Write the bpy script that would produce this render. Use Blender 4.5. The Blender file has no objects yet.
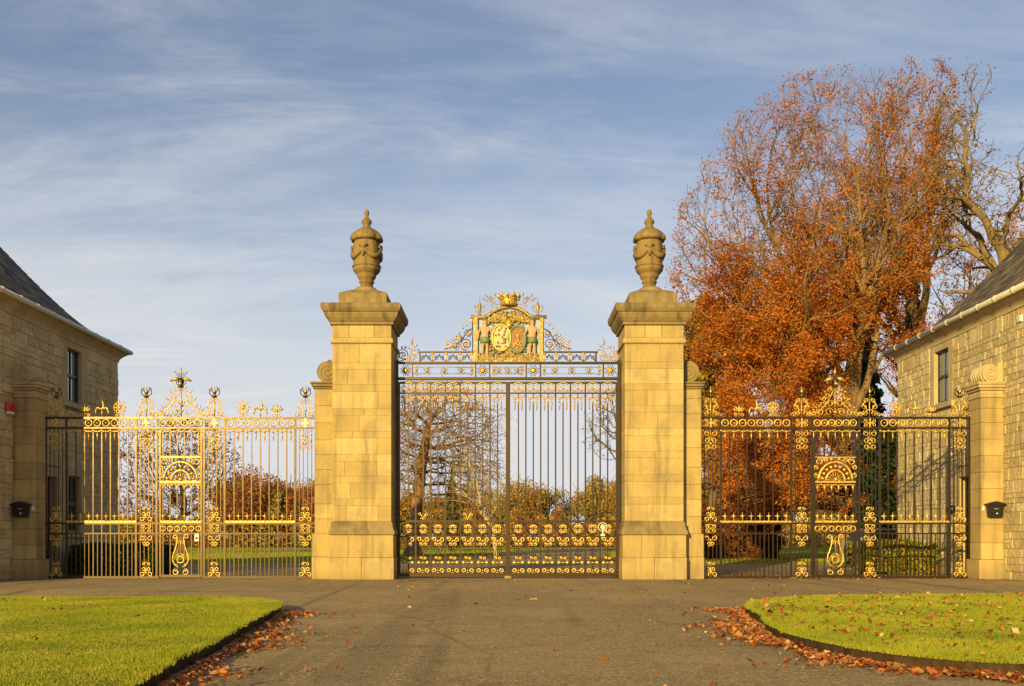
import bpy, math, random
import numpy as np
from mathutils import Vector, Matrix

R = math.radians
PI = math.pi
scene = bpy.context.scene
col = scene.collection

# ------------------------------------------------------------------ camera
cam_d = bpy.data.cameras.new('camera'); cam = bpy.data.objects.new('camera', cam_d); col.objects.link(cam)
cam.location = (0, 0, 1.05); cam.rotation_euler = (R(90), 0, 0)
cam_d.sensor_width = 36.0; cam_d.lens = 36.0*1000/1024
cam_d.shift_x = 4/1024; cam_d.shift_y = 195/1024
cam_d.clip_start = 0.1; cam_d.clip_end = 3000
scene.camera = cam

# ------------------------------------------------------------------ light
SUN_EL, SUN_AZ = 13.0, 22.5      # low sun behind the camera, to its left
sd = bpy.data.lights.new('sun', 'SUN'); sun = bpy.data.objects.new('sun', sd); col.objects.link(sun)
sd.energy = 4.6; sd.angle = R(0.5); sd.color = (1.0, 0.765, 0.29)
sdir = Vector((math.sin(R(SUN_AZ))*math.cos(R(SUN_EL)), math.cos(R(SUN_AZ))*math.cos(R(SUN_EL)), -math.sin(R(SUN_EL))))
sun.rotation_euler = sdir.to_track_quat('-Z', 'Y').to_euler()
sun.location = (-20, -60, 30)

world = bpy.data.worlds.new('World'); scene.world = world; world.use_nodes = True
wt = world.node_tree; wt.nodes.clear()
def wn(t, **kw):
    n = wt.nodes.new(t)
    for k, v in kw.items(): setattr(n, k, v)
    return n
def wmath(op, a, b=None, clamp=False):
    n = wn('ShaderNodeMath', operation=op, use_clamp=clamp)
    for i, v in enumerate((a, b)):
        if v is None: continue
        if isinstance(v, (int, float)): n.inputs[i].default_value = v
        else: wt.links.new(v, n.inputs[i])
    return n.outputs[0]
sky = wn('ShaderNodeTexSky', sky_type='NISHITA'); sky.sun_disc = False
sky.sun_elevation = R(SUN_EL); sky.sun_rotation = R(180+SUN_AZ)
sky.altitude = 50; sky.air_density = 1.0; sky.dust_density = 1.2; sky.ozone_density = 1.6
tc = wn('ShaderNodeTexCoord'); sp = wn('ShaderNodeSeparateXYZ'); wt.links.new(tc.outputs['Generated'], sp.inputs[0])
zc = wmath('MAXIMUM', sp.outputs[2], 0.0)
den = wmath('ADD', zc, 0.10)
cx_ = wmath('DIVIDE', sp.outputs[0], den); cy_ = wmath('DIVIDE', sp.outputs[1], den)
cb = wn('ShaderNodeCombineXYZ'); wt.links.new(cx_, cb.inputs[0]); wt.links.new(cy_, cb.inputs[1])
def cloud(scale, rot, sx, sy, detail, rough, lo, hi, dist=0.6):
    mp = wn('ShaderNodeMapping'); mp.inputs['Rotation'].default_value = (0, 0, R(rot)); mp.inputs['Scale'].default_value = (sx, sy, 1)
    wt.links.new(cb.outputs[0], mp.inputs[0])
    nz = wn('ShaderNodeTexNoise'); nz.inputs['Scale'].default_value = scale; nz.inputs['Detail'].default_value = detail
    nz.inputs['Roughness'].default_value = rough; nz.inputs['Distortion'].default_value = dist
    wt.links.new(mp.outputs[0], nz.inputs['Vector'])
    mr = wn('ShaderNodeMapRange', interpolation_type='SMOOTHSTEP'); mr.inputs[1].default_value = lo; mr.inputs[2].default_value = hi
    wt.links.new(nz.outputs['Fac'], mr.inputs[0]); return mr.outputs[0]
c1 = cloud(1.0, 16, 0.60, 1.35, 9, 0.66, 0.44, 0.64)
c2 = cloud(2.1, -28, 0.55, 1.6, 8, 0.66, 0.45, 0.72)
c3 = cloud(0.22, 30, 1.0, 1.3, 3, 0.5, 0.30, 0.70)
cm = wmath('ADD', wmath('MULTIPLY', c1, 0.40), wmath('MULTIPLY', c2, 0.34))
cm = wmath('MULTIPLY', cm, wmath('ADD', wmath('MULTIPLY', c3, 0.7), 0.35))
hz = wn('ShaderNodeMapRange', interpolation_type='SMOOTHSTEP'); hz.inputs[1].default_value = 0.42; hz.inputs[2].default_value = 0.02
hz.inputs[3].default_value = 0.0; hz.inputs[4].default_value = 0.86
wt.links.new(sp.outputs[2], hz.inputs[0])
fac = wmath('ADD', wmath('ADD', cm, 0.08), hz.outputs[0], clamp=True)
mx = wn('ShaderNodeMix', data_type='RGBA'); wt.links.new(fac, mx.inputs['Factor'])
tint = wn('ShaderNodeMix', data_type='RGBA', blend_type='MULTIPLY'); tint.inputs['Factor'].default_value = 1.0; tint.inputs['B'].default_value = (0.80, 0.73, 0.77, 1)
wt.links.new(sky.outputs[0], tint.inputs['A']); wt.links.new(tint.outputs['Result'], mx.inputs['A'])
mx.inputs['B'].default_value = (4.3, 4.35, 4.5, 1)
bg = wn('ShaderNodeBackground'); bg.inputs['Strength'].default_value = 0.118
wt.links.new(mx.outputs['Result'], bg.inputs['Color'])
wo = wn('ShaderNodeOutputWorld'); wt.links.new(bg.outputs[0], wo.inputs[0])

scene.view_settings.view_transform = 'Standard'; scene.view_settings.look = 'None'
scene.view_settings.exposure = 0.55; scene.view_settings.gamma = 1.0
try:
    scene.view_settings.use_curve_mapping = False
except Exception: pass
scene.cycles.max_bounces = 6; scene.cycles.transparent_max_bounces = 8
scene.cycles.use_denoising = True

# ------------------------------------------------------------------ materials
class NT:
    def __init__(s, name):
        s.m = bpy.data.materials.new(name); s.m.use_nodes = True; s.t = s.m.node_tree; s.t.nodes.clear()
        s.out = s.n('ShaderNodeOutputMaterial'); s.tc = s.n('ShaderNodeTexCoord')
    def n(s, t, **kw):
        n = s.t.nodes.new(t)
        for k, v in kw.items(): setattr(n, k, v)
        return n
    def put(s, inp, v):
        if hasattr(v, 'links'): s.t.links.new(v, inp)
        elif isinstance(v, (tuple, list)) and len(v) == 3 and inp.type == 'RGBA': inp.default_value = (*v, 1)
        else: inp.default_value = v
    def noise(s, scale, detail=4, rough=0.55, coord=None, stretch=None, dist=0.0):
        c = coord or s.tc.outputs['Object']
        if stretch:
            mp = s.n('ShaderNodeMapping'); mp.inputs['Scale'].default_value = stretch; s.put(mp.inputs[0], c); c = mp.outputs[0]
        n = s.n('ShaderNodeTexNoise'); n.inputs['Scale'].default_value = scale; n.inputs['Detail'].default_value = detail
        n.inputs['Roughness'].default_value = rough; n.inputs['Distortion'].default_value = dist
        s.put(n.inputs['Vector'], c); return n.outputs['Fac']
    def voro(s, scale, out='Color', coord=None):
        n = s.n('ShaderNodeTexVoronoi'); n.inputs['Scale'].default_value = scale; s.put(n.inputs['Vector'], coord or s.tc.outputs['Object']); return n.outputs[out]
    def ramp(s, f, stops):
        n = s.n('ShaderNodeValToRGB'); s.put(n.inputs[0], f); e = n.color_ramp.elements
        while len(e) < len(stops): e.new(0.5)
        for el, (p, c) in zip(e, stops): el.position = p; el.color = (*c, 1) if len(c) == 3 else c
        return n.outputs[0]
    def mr(s, f, a, b, c=0.0, d=1.0):
        n = s.n('ShaderNodeMapRange'); s.put(n.inputs[0], f)
        for i, v in enumerate((a, b, c, d)): n.inputs[i+1].default_value = v
        return n.outputs[0]
    def mix(s, f, a, b, mode='MIX'):
        n = s.n('ShaderNodeMix', data_type='RGBA', blend_type=mode); s.put(n.inputs['Factor'], f); s.put(n.inputs['A'], a); s.put(n.inputs['B'], b); return n.outputs['Result']
    def math(s, op, a, b=0.0):
        n = s.n('ShaderNodeMath', operation=op); s.put(n.inputs[0], a); s.put(n.inputs[1], b); return n.outputs[0]
    def island(s): return s.n('ShaderNodeNewGeometry').outputs['Random Per Island']
    def bump(s, h, strength=0.4, dist=0.02):
        n = s.n('ShaderNodeBump'); n.inputs['Strength'].default_value = strength; n.inputs['Distance'].default_value = dist; s.put(n.inputs['Height'], h); return n.outputs[0]
    def bsdf(s, color, rough=0.8, metal=0.0, normal=None, spec=0.5, **kw):
        n = s.n('ShaderNodeBsdfPrincipled'); s.put(n.inputs['Base Color'], color); s.put(n.inputs['Roughness'], rough); s.put(n.inputs['Metallic'], metal)
        n.inputs['Specular IOR Level'].default_value = spec
        if normal: s.put(n.inputs['Normal'], normal)
        for k, v in kw.items(): s.put(n.inputs[k], v)
        return n.outputs[0]
    def end(s, sh):
        s.t.links.new(sh, s.out.inputs[0]); return s.m

def stone(name, lo, mid, hi, stain=(0.16, 0.11, 0.05), stain_amt=0.35, rock=0.0, rough=0.9):
    t = NT(name)
    c = t.ramp(t.island(), [(0, lo), (0.5, mid), (1, hi)])
    n1 = t.noise(1.3, 5, 0.6); n2 = t.noise(9, 6, 0.65); n3 = t.noise(70, 4, 0.7)
    c = t.mix(t.mr(n2, 0.3, 0.75, 0, 0.35), c, tuple(v*0.6 for v in mid))
    c = t.mix(t.mr(n1, 0.46, 0.68, 0, stain_amt), c, stain)
    drip = t.noise(1.0, 5, 0.6, stretch=(5.0, 5.0, 0.35)); c = t.mix(t.mr(drip, 0.50, 0.70, 0, stain_amt*0.9), c, tuple(v*0.62 for v in stain))
    lich = t.noise(17, 5, 0.7); c = t.mix(t.mr(lich, 0.60, 0.70, 0, stain_amt*0.6), c, (hi[0]*0.9, hi[1]*0.95, hi[2]*1.1))
    sz = t.n('ShaderNodeSeparateXYZ'); t.put(sz.inputs[0], t.n('ShaderNodeNewGeometry').outputs['Position']); splash = t.mr(t.math('ADD', sz.outputs[2], t.math('MULTIPLY', n2, 0.5)), 0.25, 0.55, 0.45, 0.0); c = t.mix(splash, c, tuple(v*0.75 for v in stain))
    h = t.math('ADD', t.math('MULTIPLY', n3, 0.35), t.math('MULTIPLY', n2, 0.7))
    if rock:
        vb = t.noise(5.5, 7, 0.62, dist=0.8)
        h = t.math('ADD', t.math('MULTIPLY', h, 0.3), vb)
        nrm = t.bump(h, 0.9, rock)
    else: nrm = t.bump(h, 0.45, 0.012)
    return t.end(t.bsdf(c, rough, normal=nrm, spec=0.2))
M = {}
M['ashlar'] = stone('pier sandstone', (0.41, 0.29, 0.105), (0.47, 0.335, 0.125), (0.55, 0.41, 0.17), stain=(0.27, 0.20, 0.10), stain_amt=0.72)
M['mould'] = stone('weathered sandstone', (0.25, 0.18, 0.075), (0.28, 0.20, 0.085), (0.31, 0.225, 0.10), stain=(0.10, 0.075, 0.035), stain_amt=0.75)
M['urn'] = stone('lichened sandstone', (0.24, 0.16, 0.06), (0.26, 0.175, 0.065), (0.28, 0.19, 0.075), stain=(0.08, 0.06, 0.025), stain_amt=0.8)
M['rubble'] = stone('rock faced rubble', (0.48, 0.37, 0.185), (0.60, 0.47, 0.235), (0.70, 0.56, 0.30), stain=(0.40, 0.29, 0.14), stain_amt=0.4, rock=0.07)
M['dressed'] = stone('dressed stone', (0.47, 0.36, 0.18), (0.51, 0.39, 0.20), (0.55, 0.43, 0.22), stain=(0.26, 0.17, 0.08), stain_amt=0.4)
def simple(name, c, rough=0.6, metal=0.0, var=0.15, spec=0.5):
    t = NT(name); n = t.noise(14, 5, 0.6)
    cc = t.mix(t.mr(n, 0.35, 0.7, 0, 1), c, tuple(v*(1-var) for v in c))
    return t.end(t.bsdf(cc, t.mr(n, 0.3, 0.7, rough*0.85, min(1, rough*1.15)), metal, spec=spec))
M['mortar'] = simple('lime mortar', (0.36, 0.28, 0.14), 0.95, var=0.3, spec=0.1)
M['iron'] = simple('iron paint', (0.078, 0.050, 0.019), 0.34, 0.72, 0.35, spec=0.5)
t = NT('gilding'); n = t.noise(25, 5, 0.6)
cc = t.ramp(n, [(0.34, (0.20, 0.11, 0.03)), (0.48, (0.64, 0.41, 0.075)), (0.72, (0.82, 0.57, 0.16))])
M['gold'] = t.end(t.bsdf(cc, 0.44, 0.6, normal=t.bump(t.noise(60, 3), 0.3, 0.01)))
M['gold_dull'] = simple('worn gilding', (0.50, 0.35, 0.11), 0.55, 0.4, 0.6)
M['pale_paint'] = simple('pale stone coloured paint', (0.62, 0.57, 0.42), 0.55, var=0.2)
M['black'] = simple('black enamel', (0.012, 0.012, 0.012), 0.35, var=0.2)
M['frame'] = simple('dark window paint', (0.02, 0.024, 0.025), 0.4)
M['white'] = simple('white paint', (0.75, 0.73, 0.66), 0.5, var=0.1)
M['red'] = simple('red plastic', (0.55, 0.02, 0.02), 0.4)
M['silver'] = simple('silvered metal', (0.7, 0.68, 0.62), 0.3, 0.8)
M['curtain'] = simple('net curtain', (0.78, 0.77, 0.72), 0.9)
M['dark_room'] = simple('unlit room', (0.02, 0.018, 0.015), 0.95)  # near-black colour holds the darkness of the room
M['skin'] = simple('flesh paint', (0.60, 0.32, 0.16), 0.65, var=0.3)
M['green_paint'] = simple('green paint', (0.15, 0.24, 0.10), 0.65, var=0.3)
M['red_paint'] = simple('russet paint', (0.36, 0.17, 0.06), 0.6, var=0.5)
M['cream_paint'] = simple('cream paint', (0.58, 0.47, 0.23), 0.6, var=0.3)
M['panel_paint'] = simple('pale grey blue paint', (0.34, 0.41, 0.52), 0.7, var=0.12)
M['blue_paint'] = simple('slate paint', (0.10, 0.13, 0.11), 0.6)
M['door'] = simple('dark door paint', (0.03, 0.026, 0.02), 0.5)
M['car_paint'] = simple('silver car paint', (0.42, 0.42, 0.40), 0.28, 0.5, 0.05)
M['tyre'] = simple('tyre rubber', (0.02, 0.02, 0.02), 0.85)
M['lens'] = simple('lamp lens', (0.8, 0.78, 0.7), 0.1)
t = NT('window glass')
fr = t.n('ShaderNodeFresnel'); fr.inputs[0].default_value = 1.5
gl = t.n('ShaderNodeBsdfGlossy'); gl.inputs['Roughness'].default_value = 0.03; gl.inputs['Color'].default_value = (0.9, 0.92, 0.95, 1)
tr = t.n('ShaderNodeBsdfTransparent'); tr.inputs[0].default_value = (0.8, 0.84, 0.84, 1)
mxs = t.n('ShaderNodeMixShader'); t.put(mxs.inputs[0], t.math('ADD', fr.outputs[0], 0.20)); t.put(mxs.inputs[1], tr.outputs[0]); t.put(mxs.inputs[2], gl.outputs[0])
M['glass'] = t.end(mxs.outputs[0])
t = NT('slate')
c = t.ramp(t.island(), [(0, (0.055, 0.048, 0.042)), (0.4, (0.11, 0.09, 0.07)), (0.75, (0.16, 0.12, 0.08)), (0.93, (0.21, 0.155, 0.095)), (1.0, (0.32, 0.24, 0.13))])
n = t.noise(16, 5, 0.65); n1 = t.noise(1.1, 4)
c = t.mix(t.mr(n1, 0.5, 0.7, 0, 0.55), c, (0.16, 0.115, 0.05))
M['slate'] = t.end(t.bsdf(c, 0.75, normal=t.bump(n, 0.5, 0.012), spec=0.3))
# asphalt
t = NT('worn asphalt')
big = t.noise(0.32, 5, 0.6, dist=0.6); mid = t.noise(2.2, 6, 0.65); fine = t.noise(55, 4, 0.75)
vc = t.n('ShaderNodeSeparateColor'); t.put(vc.inputs[0], t.voro(52, 'Color')); agg = vc.outputs[0]
c = t.ramp(agg, [(0.0, (0.20, 0.145, 0.07)), (0.55, (0.38, 0.27, 0.12)), (0.85, (0.53, 0.38, 0.18)), (1.0, (0.72, 0.56, 0.30))])
c = t.mix(t.mr(fine, 0.35, 0.7, 0, 0.5), c, (0.18, 0.13, 0.07))
c = t.mix(t.mr(big, 0.42, 0.66, 0, 0.6), c, (0.52, 0.36, 0.16))
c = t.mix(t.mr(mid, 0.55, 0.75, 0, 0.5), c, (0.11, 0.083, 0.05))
shadow_strk = t.noise(1.0, 4, 0.6, stretch=(0.12, 1.6, 1), dist=0.4)  # dark streaks painted into the colour in place of long tree shadows
c = t.mix(t.mr(shadow_strk, 0.60, 0.72, 0, 0.5), c, (0.10, 0.077, 0.048))
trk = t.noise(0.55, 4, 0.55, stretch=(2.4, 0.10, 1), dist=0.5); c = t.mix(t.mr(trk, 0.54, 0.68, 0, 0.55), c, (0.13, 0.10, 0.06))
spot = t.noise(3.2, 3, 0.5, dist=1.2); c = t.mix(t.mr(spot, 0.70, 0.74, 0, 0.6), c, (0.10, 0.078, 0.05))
crk = t.n('ShaderNodeTexVoronoi', feature='DISTANCE_TO_EDGE'); crk.inputs['Scale'].default_value = 0.33; t.put(crk.inputs['Vector'], t.tc.outputs['Object']); c = t.mix(t.math('MULTIPLY', t.mr(crk.outputs['Distance'], 0.0, 0.010, 0.55, 0.0), t.mr(big, 0.45, 0.6)), c, (0.05, 0.04, 0.028))
hh = t.math('ADD', t.math('MULTIPLY', t.voro(75, 'Distance'), -0.8), t.math('ADD', fine, t.math('MULTIPLY', mid, 1.4)))
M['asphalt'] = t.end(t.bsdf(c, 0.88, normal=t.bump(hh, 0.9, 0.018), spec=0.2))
def grass_ground(name, a, b, c3):
    t = NT(name)
    n1 = t.noise(0.10, 5, 0.6); n2 = t.noise(1.8, 6, 0.7); n3 = t.noise(30, 4, 0.8)
    c = t.mix(t.mr(n2, 0.3, 0.7), a, b); c = t.mix(t.mr(n1, 0.4, 0.65, 0, 0.7), c, c3)
    c = t.mix(t.mr(n3, 0.4, 0.65, 0, 0.5), c, tuple(v*0.45 for v in a))
    return t.end(t.bsdf(c, 0.95, normal=t.bump(t.math('ADD', n3, n2), 0.9, 0.06), spec=0.1))
M['meadow'] = grass_ground('meadow grass', (0.12, 0.15, 0.02), (0.17, 0.185, 0.03), (0.20, 0.18, 0.035))
M['soil'] = simple('bare soil', (0.075, 0.045, 0.02), 0.95, var=0.5, spec=0.1)
M['turf'] = grass_ground('turf', (0.12, 0.15, 0.016), (0.17, 0.19, 0.025), (0.18, 0.17, 0.03))
def leafmat(name, stops, trans=0.35, rough=0.6, posvar=0.0):
    t = NT(name); isl = t.island(); f = isl
    if posvar:
        nz = t.noise(posvar, 4, 0.6); f = t.math('ADD', t.math('MULTIPLY', isl, 0.45), t.mr(nz, 0.3, 0.7, 0.0, 0.55))
    c = t.ramp(f, stops)
    b = t.bsdf(c, rough, spec=0.25)
    tl = t.n('ShaderNodeBsdfTranslucent'); t.put(tl.inputs[0], c)
    mxx = t.n('ShaderNodeMixShader'); mxx.inputs[0].default_value = trans; t.put(mxx.inputs[1], b); t.put(mxx.inputs[2], tl.outputs[0])
    return t.end(mxx.outputs[0])
M['lawn_blade'] = leafmat('lawn blade', [(0, (0.14, 0.19, 0.012)), (0.35, (0.30, 0.34, 0.018)), (0.7, (0.46, 0.43, 0.030)), (1, (0.52, 0.42, 0.07))], 0.35, 0.5, 0.9)
M['beech_leaf'] = leafmat('copper beech leaf', [(0, (0.22, 0.052, 0.008)), (0.35, (0.46, 0.125, 0.012)), (0.7, (0.60, 0.20, 0.018)), (1, (0.62, 0.30, 0.045))], 0.35, 0.5, 0.35)
M['rust_leaf'] = leafmat('rust leaf', [(0, (0.10, 0.028, 0.010)), (0.5, (0.20, 0.06, 0.014)), (1, (0.28, 0.10, 0.02))], 0.3)
M['litter'] = leafmat('fallen leaf', [(0, (0.14, 0.035, 0.012)), (0.3, (0.34, 0.08, 0.018)), (0.6, (0.46, 0.15, 0.03)), (0.85, (0.50, 0.26, 0.08)), (1, (0.55, 0.38, 0.18))], 0.2)
M['gold_leaf'] = leafmat('yellow olive leaf', [(0, (0.10, 0.075, 0.010)), (0.5, (0.25, 0.16, 0.018)), (1, (0.38, 0.23, 0.025))], 0.3)
M['hedge_leaf'] = leafmat('hedge leaf', [(0, (0.018, 0.035, 0.010)), (0.6, (0.04, 0.07, 0.015)), (1, (0.08, 0.10, 0.02))], 0.2)
M['mixed_hedge'] = leafmat('turning hedge leaf', [(0, (0.09, 0.14, 0.015)), (0.40, (0.20, 0.25, 0.02)), (0.6, (0.36, 0.30, 0.03)), (0.8, (0.52, 0.24, 0.03)), (1, (0.45, 0.11, 0.02))], 0.3, 0.5, 2.2)
M['yew'] = leafmat('dark evergreen needle', [(0, (0.010, 0.018, 0.007)), (0.6, (0.024, 0.038, 0.012)), (1, (0.045, 0.055, 0.018))], 0.1)
M['wood_leaf'] = leafmat('woodland autumn leaf', [(0, (0.18, 0.11, 0.03)), (0.3, (0.34, 0.18, 0.035)), (0.45, (0.46, 0.24, 0.035)), (0.6, (0.38, 0.27, 0.055)), (0.75, (0.54, 0.26, 0.035)), (1, (0.46, 0.14, 0.02))], 0.25, 0.7, 0.07)
M['brown_needle'] = leafmat('brown green needle', [(0, (0.06, 0.06, 0.018)), (0.6, (0.12, 0.11, 0.03)), (1, (0.20, 0.15, 0.04))], 0.15)
M['wood_rust'] = leafmat('woodland rust leaf', [(0, (0.20, 0.06, 0.02)), (0.5, (0.34, 0.11, 0.025)), (1, (0.44, 0.18, 0.03))], 0.25, 0.7)
M['wood_olive'] = leafmat('woodland olive leaf', [(0, (0.17, 0.14, 0.035)), (0.5, (0.33, 0.25, 0.05)), (1, (0.46, 0.33, 0.06))], 0.25, 0.7)
M['wood_brown'] = leafmat('woodland brown leaf', [(0, (0.12, 0.08, 0.04)), (1, (0.24, 0.16, 0.07))], 0.25, 0.7)
def bark(name, a, b):
    t = NT(name); n = t.noise(3, 6, 0.65, stretch=(1, 1, 0.35)); n2 = t.noise(0.8, 4)
    c = t.mix(t.mr(n, 0.3, 0.7), a, b); c = t.mix(t.mr(n2, 0.5, 0.7, 0, 0.4), c, (a[0]*0.7, a[1]*0.85, a[2]*0.6))
    return t.end(t.bsdf(c, 0.9, normal=t.bump(n, 0.6, 0.05), spec=0.15))
M['bark'] = bark('beech bark', (0.12, 0.075, 0.034), (0.30, 0.205, 0.085))
M['bark_dark'] = bark('oak bark', (0.10, 0.065, 0.035), (0.19, 0.13, 0.065))
M['bark_red'] = bark('redwood bark', (0.19, 0.10, 0.045), (0.30, 0.17, 0.075))
M['bark_pale'] = bark('pale bark', (0.32, 0.24, 0.12), (0.45, 0.36, 0.20))

# ------------------------------------------------------------------ mesh helpers
class MB:
    def __init__(s, org=(0, 0, 0), k=1.0):
        s.v = []; s.f = []; s.sm = []; s.org = org; s.k = k
    def add(s, vs, fs, smooth=False):
        o = len(s.v); ox, oy, oz = s.org; k = s.k
        s.v += [(ox+k*a, oy+k*b, oz+k*c) for a, b, c in vs]
        s.f += [tuple(i+o for i in f) for f in fs]; s.sm += [smooth]*len(fs)
    def box(s, x0, x1, y0, y1, z0, z1):
        if x0 > x1: x0, x1 = x1, x0
        if y0 > y1: y0, y1 = y1, y0
        s.add([(x0,y0,z0),(x1,y0,z0),(x1,y1,z0),(x0,y1,z0),(x0,y0,z1),(x1,y0,z1),(x1,y1,z1),(x0,y1,z1)],
              [(0,3,2,1),(4,5,6,7),(0,1,5,4),(1,2,6,5),(2,3,7,6),(3,0,4,7)])
    def cbox(s, x0, x1, y0, y1, z0, z1, c=0.01):
        if x0 > x1: x0, x1 = x1, x0
        if y0 > y1: y0, y1 = y1, y0
        X, Y, Z = (x0, x1), (y0, y1), (z0, z1); vs = []; idx = {}
        for i in (0, 1):
            for j in (0, 1):
                for k in (0, 1):
                    d = (1-2*i, 1-2*j, 1-2*k); b = (X[i], Y[j], Z[k])
                    for a in range(3):
                        p = [b[q]+(0 if q == a else c*d[q]) for q in range(3)]; idx[i,j,k,a] = len(vs); vs.append(tuple(p))
        fs = []
        for a in range(3):
            o1, o2 = (a+1) % 3, (a+2) % 3
            for sgn in (0, 1):
                q = []
                for (m, n_) in ((0,0),(1,0),(1,1),(0,1)):
                    key = [0,0,0]; key[a] = sgn; key[o1] = m; key[o2] = n_; q.append(idx[(*key, a)])
                fs.append(tuple(q if sgn else q[::-1]))
        for a in range(3):       # edges along axis a
            o1, o2 = (a+1) % 3, (a+2) % 3
            for m in (0,1):
                for n_ in (0,1):
                    k0=[0,0,0]; k0[o1]=m; k0[o2]=n_; k1=list(k0); k1[a]=1
                    q=[idx[(*k0,o1)],idx[(*k0,o2)],idx[(*k1,o2)],idx[(*k1,o1)]]
                    fs.append(tuple(q if (m+n_)%2==1 else q[::-1]))
        for i in (0,1):
            for j in (0,1):
                for k in (0,1):
                    q=[idx[i,j,k,0],idx[i,j,k,1],idx[i,j,k,2]]
                    fs.append(tuple(q if (i+j+k)%2==1 else q[::-1]))
        s.add(vs, fs)
    def tube(s, pts, r, n=5, cap=True, up=None):
        P = [Vector(p) for p in pts]; m = len(P)
        rr = r if isinstance(r, (list, tuple)) else [r]*m
        vs = []; prev = None
        for i in range(m):
            t = (P[min(i+1, m-1)]-P[max(i-1, 0)])
            if t.length < 1e-9: t = Vector((0, 0, 1))
            t.normalize()
            if prev is None:
                u = Vector((0, 1, 0)) if abs(t.y) < 0.9 else Vector((1, 0, 0))
            else: u = prev
            u = (u-t*u.dot(t))
            if u.length < 1e-6: u = t.orthogonal()
            u.normalize(); prev = u; w = t.cross(u)
            for j in range(n):
                a = 2*PI*j/n
                vs.append(tuple(P[i]+(u*math.cos(a)+w*math.sin(a))*rr[i]))
        fs = [(i*n+j, i*n+(j+1) % n, (i+1)*n+(j+1) % n, (i+1)*n+j) for i in range(m-1) for j in range(n)]
        if cap: fs += [tuple(range(n))[::-1], tuple((m-1)*n+j for j in range(n))]
        s.add(vs, fs, True)
    def lathe(s, prof, c=(0, 0, 0), n=24, fn=None):
        vs = []; m = len(prof)
        for r, z in prof:
            for j in range(n):
                a = 2*PI*j/n; q = r*(fn(a, z) if fn else 1)
                vs.append((c[0]+q*math.cos(a), c[1]+q*math.sin(a), c[2]+z))
        fs = [(i*n+j, i*n+(j+1) % n, (i+1)*n+(j+1) % n, (i+1)*n+j) for i in range(m-1) for j in range(n)]
        fs += [tuple(range(n))[::-1], tuple((m-1)*n+j for j in range(n))]
        s.add(vs, fs, True)
    def ball(s, c, r, sx=1, sy=1, sz=1, n=8, m=5):
        prof = [(r*math.sin(PI*i/m), -r*math.cos(PI*i/m)) for i in range(m+1)]
        vs = []
        for q, z in prof:
            for j in range(n): vs.append((c[0]+sx*max(q, 1e-4)*math.cos(2*PI*j/n), c[1]+sy*max(q, 1e-4)*math.sin(2*PI*j/n), c[2]+sz*z))
        fs = [(i*n+j, i*n+(j+1) % n, (i+1)*n+(j+1) % n, (i+1)*n+j) for i in range(m) for j in range(n)]
        s.add(vs, fs, True)
    def prism(s, poly, y0, y1):
        n = len(poly); vs = [(x, y0, z) for x, z in poly]+[(x, y1, z) for x, z in poly]
        fs = [tuple(range(n)), tuple(range(2*n-1, n-1, -1))]+[(i, n+i, n+(i+1) % n, (i+1) % n) for i in range(n)]
        s.add(vs, fs)
    def sq(s, prof, cx, cy, smooth=False):        # square rings, (half width, z)
        vs = []
        for h, z in prof: vs += [(cx-h, cy-h, z), (cx+h, cy-h, z), (cx+h, cy+h, z), (cx-h, cy+h, z)]
        m = len(prof)
        fs = [(i*4+j, i*4+(j+1) % 4, (i+1)*4+(j+1) % 4, (i+1)*4+j) for i in range(m-1) for j in range(4)]
        fs += [(3, 2, 1, 0), tuple((m-1)*4+j for j in range(4))]
        s.add(vs, fs)
    def mesh(s, name):
        me = bpy.data.meshes.new(name); me.from_pydata(s.v, [], s.f); me.polygons.foreach_set('use_smooth', s.sm); me.update(); return me
    def build(s, name, mat, parent=None, loc=(0, 0, 0)):
        me = s.mesh(name); me.materials.append(M[mat]); return put(name, me, parent, loc)
def put(name, me, parent=None, loc=(0, 0, 0)):
    o = bpy.data.objects.new(name, me); o.location = loc; col.objects.link(o)
    if parent: o.parent = parent
    return o
def tag(o, label=None, cat=None, group=None, kind=None):
    if label: o['label'] = label
    if cat: o['category'] = cat
    if group: o['group'] = group
    if kind: o['kind'] = kind
    return o
def thing(name, label, cat, loc=(0, 0, 0), group=None):
    o = bpy.data.objects.new(name, None); o.location = loc; o.empty_display_size = 0.3; col.objects.link(o); return tag(o, label, cat, group)
def quads_mesh(name, V, n, mat, k=4):             # V: (n*k,3) array, n faces of k vertices
    me = bpy.data.meshes.new(name); me.vertices.add(n*k); me.vertices.foreach_set('co', np.ascontiguousarray(V, dtype=np.float32).ravel())
    me.loops.add(n*k); me.loops.foreach_set('vertex_index', np.arange(n*k, dtype=np.int32))
    me.polygons.add(n); me.polygons.foreach_set('loop_start', np.arange(0, n*k, k, dtype=np.int32))
    try: me.polygons.foreach_set('loop_total', np.full(n, k, dtype=np.int32))
    except Exception: pass
    me.update(calc_edges=True); me.materials.append(M[mat]); return me
def leaf_verts(P, size, rng, flat=0.0, aspect=0.6):
    n = len(P); a = rng.normal(size=(n, 3)); a[:, 2] *= (1-flat); a /= np.linalg.norm(a, axis=1)[:, None]+1e-9
    b = rng.normal(size=(n, 3)); b[:, 2] *= (1-flat); b -= a*(a*b).sum(1)[:, None]; b /= np.linalg.norm(b, axis=1)[:, None]+1e-9
    s = (size*(0.6+0.8*rng.random(n)))[:, None]
    V = np.empty((n, 4, 3)); V[:, 0] = P-a*s; V[:, 1] = P+b*s*aspect; V[:, 2] = P+a*s; V[:, 3] = P-b*s*aspect
    c = np.cross(a, b)*s*0.25*rng.normal(size=(n, 1)); V[:, 0] += c; V[:, 2] += c
    return V.reshape(-1, 3)

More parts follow.
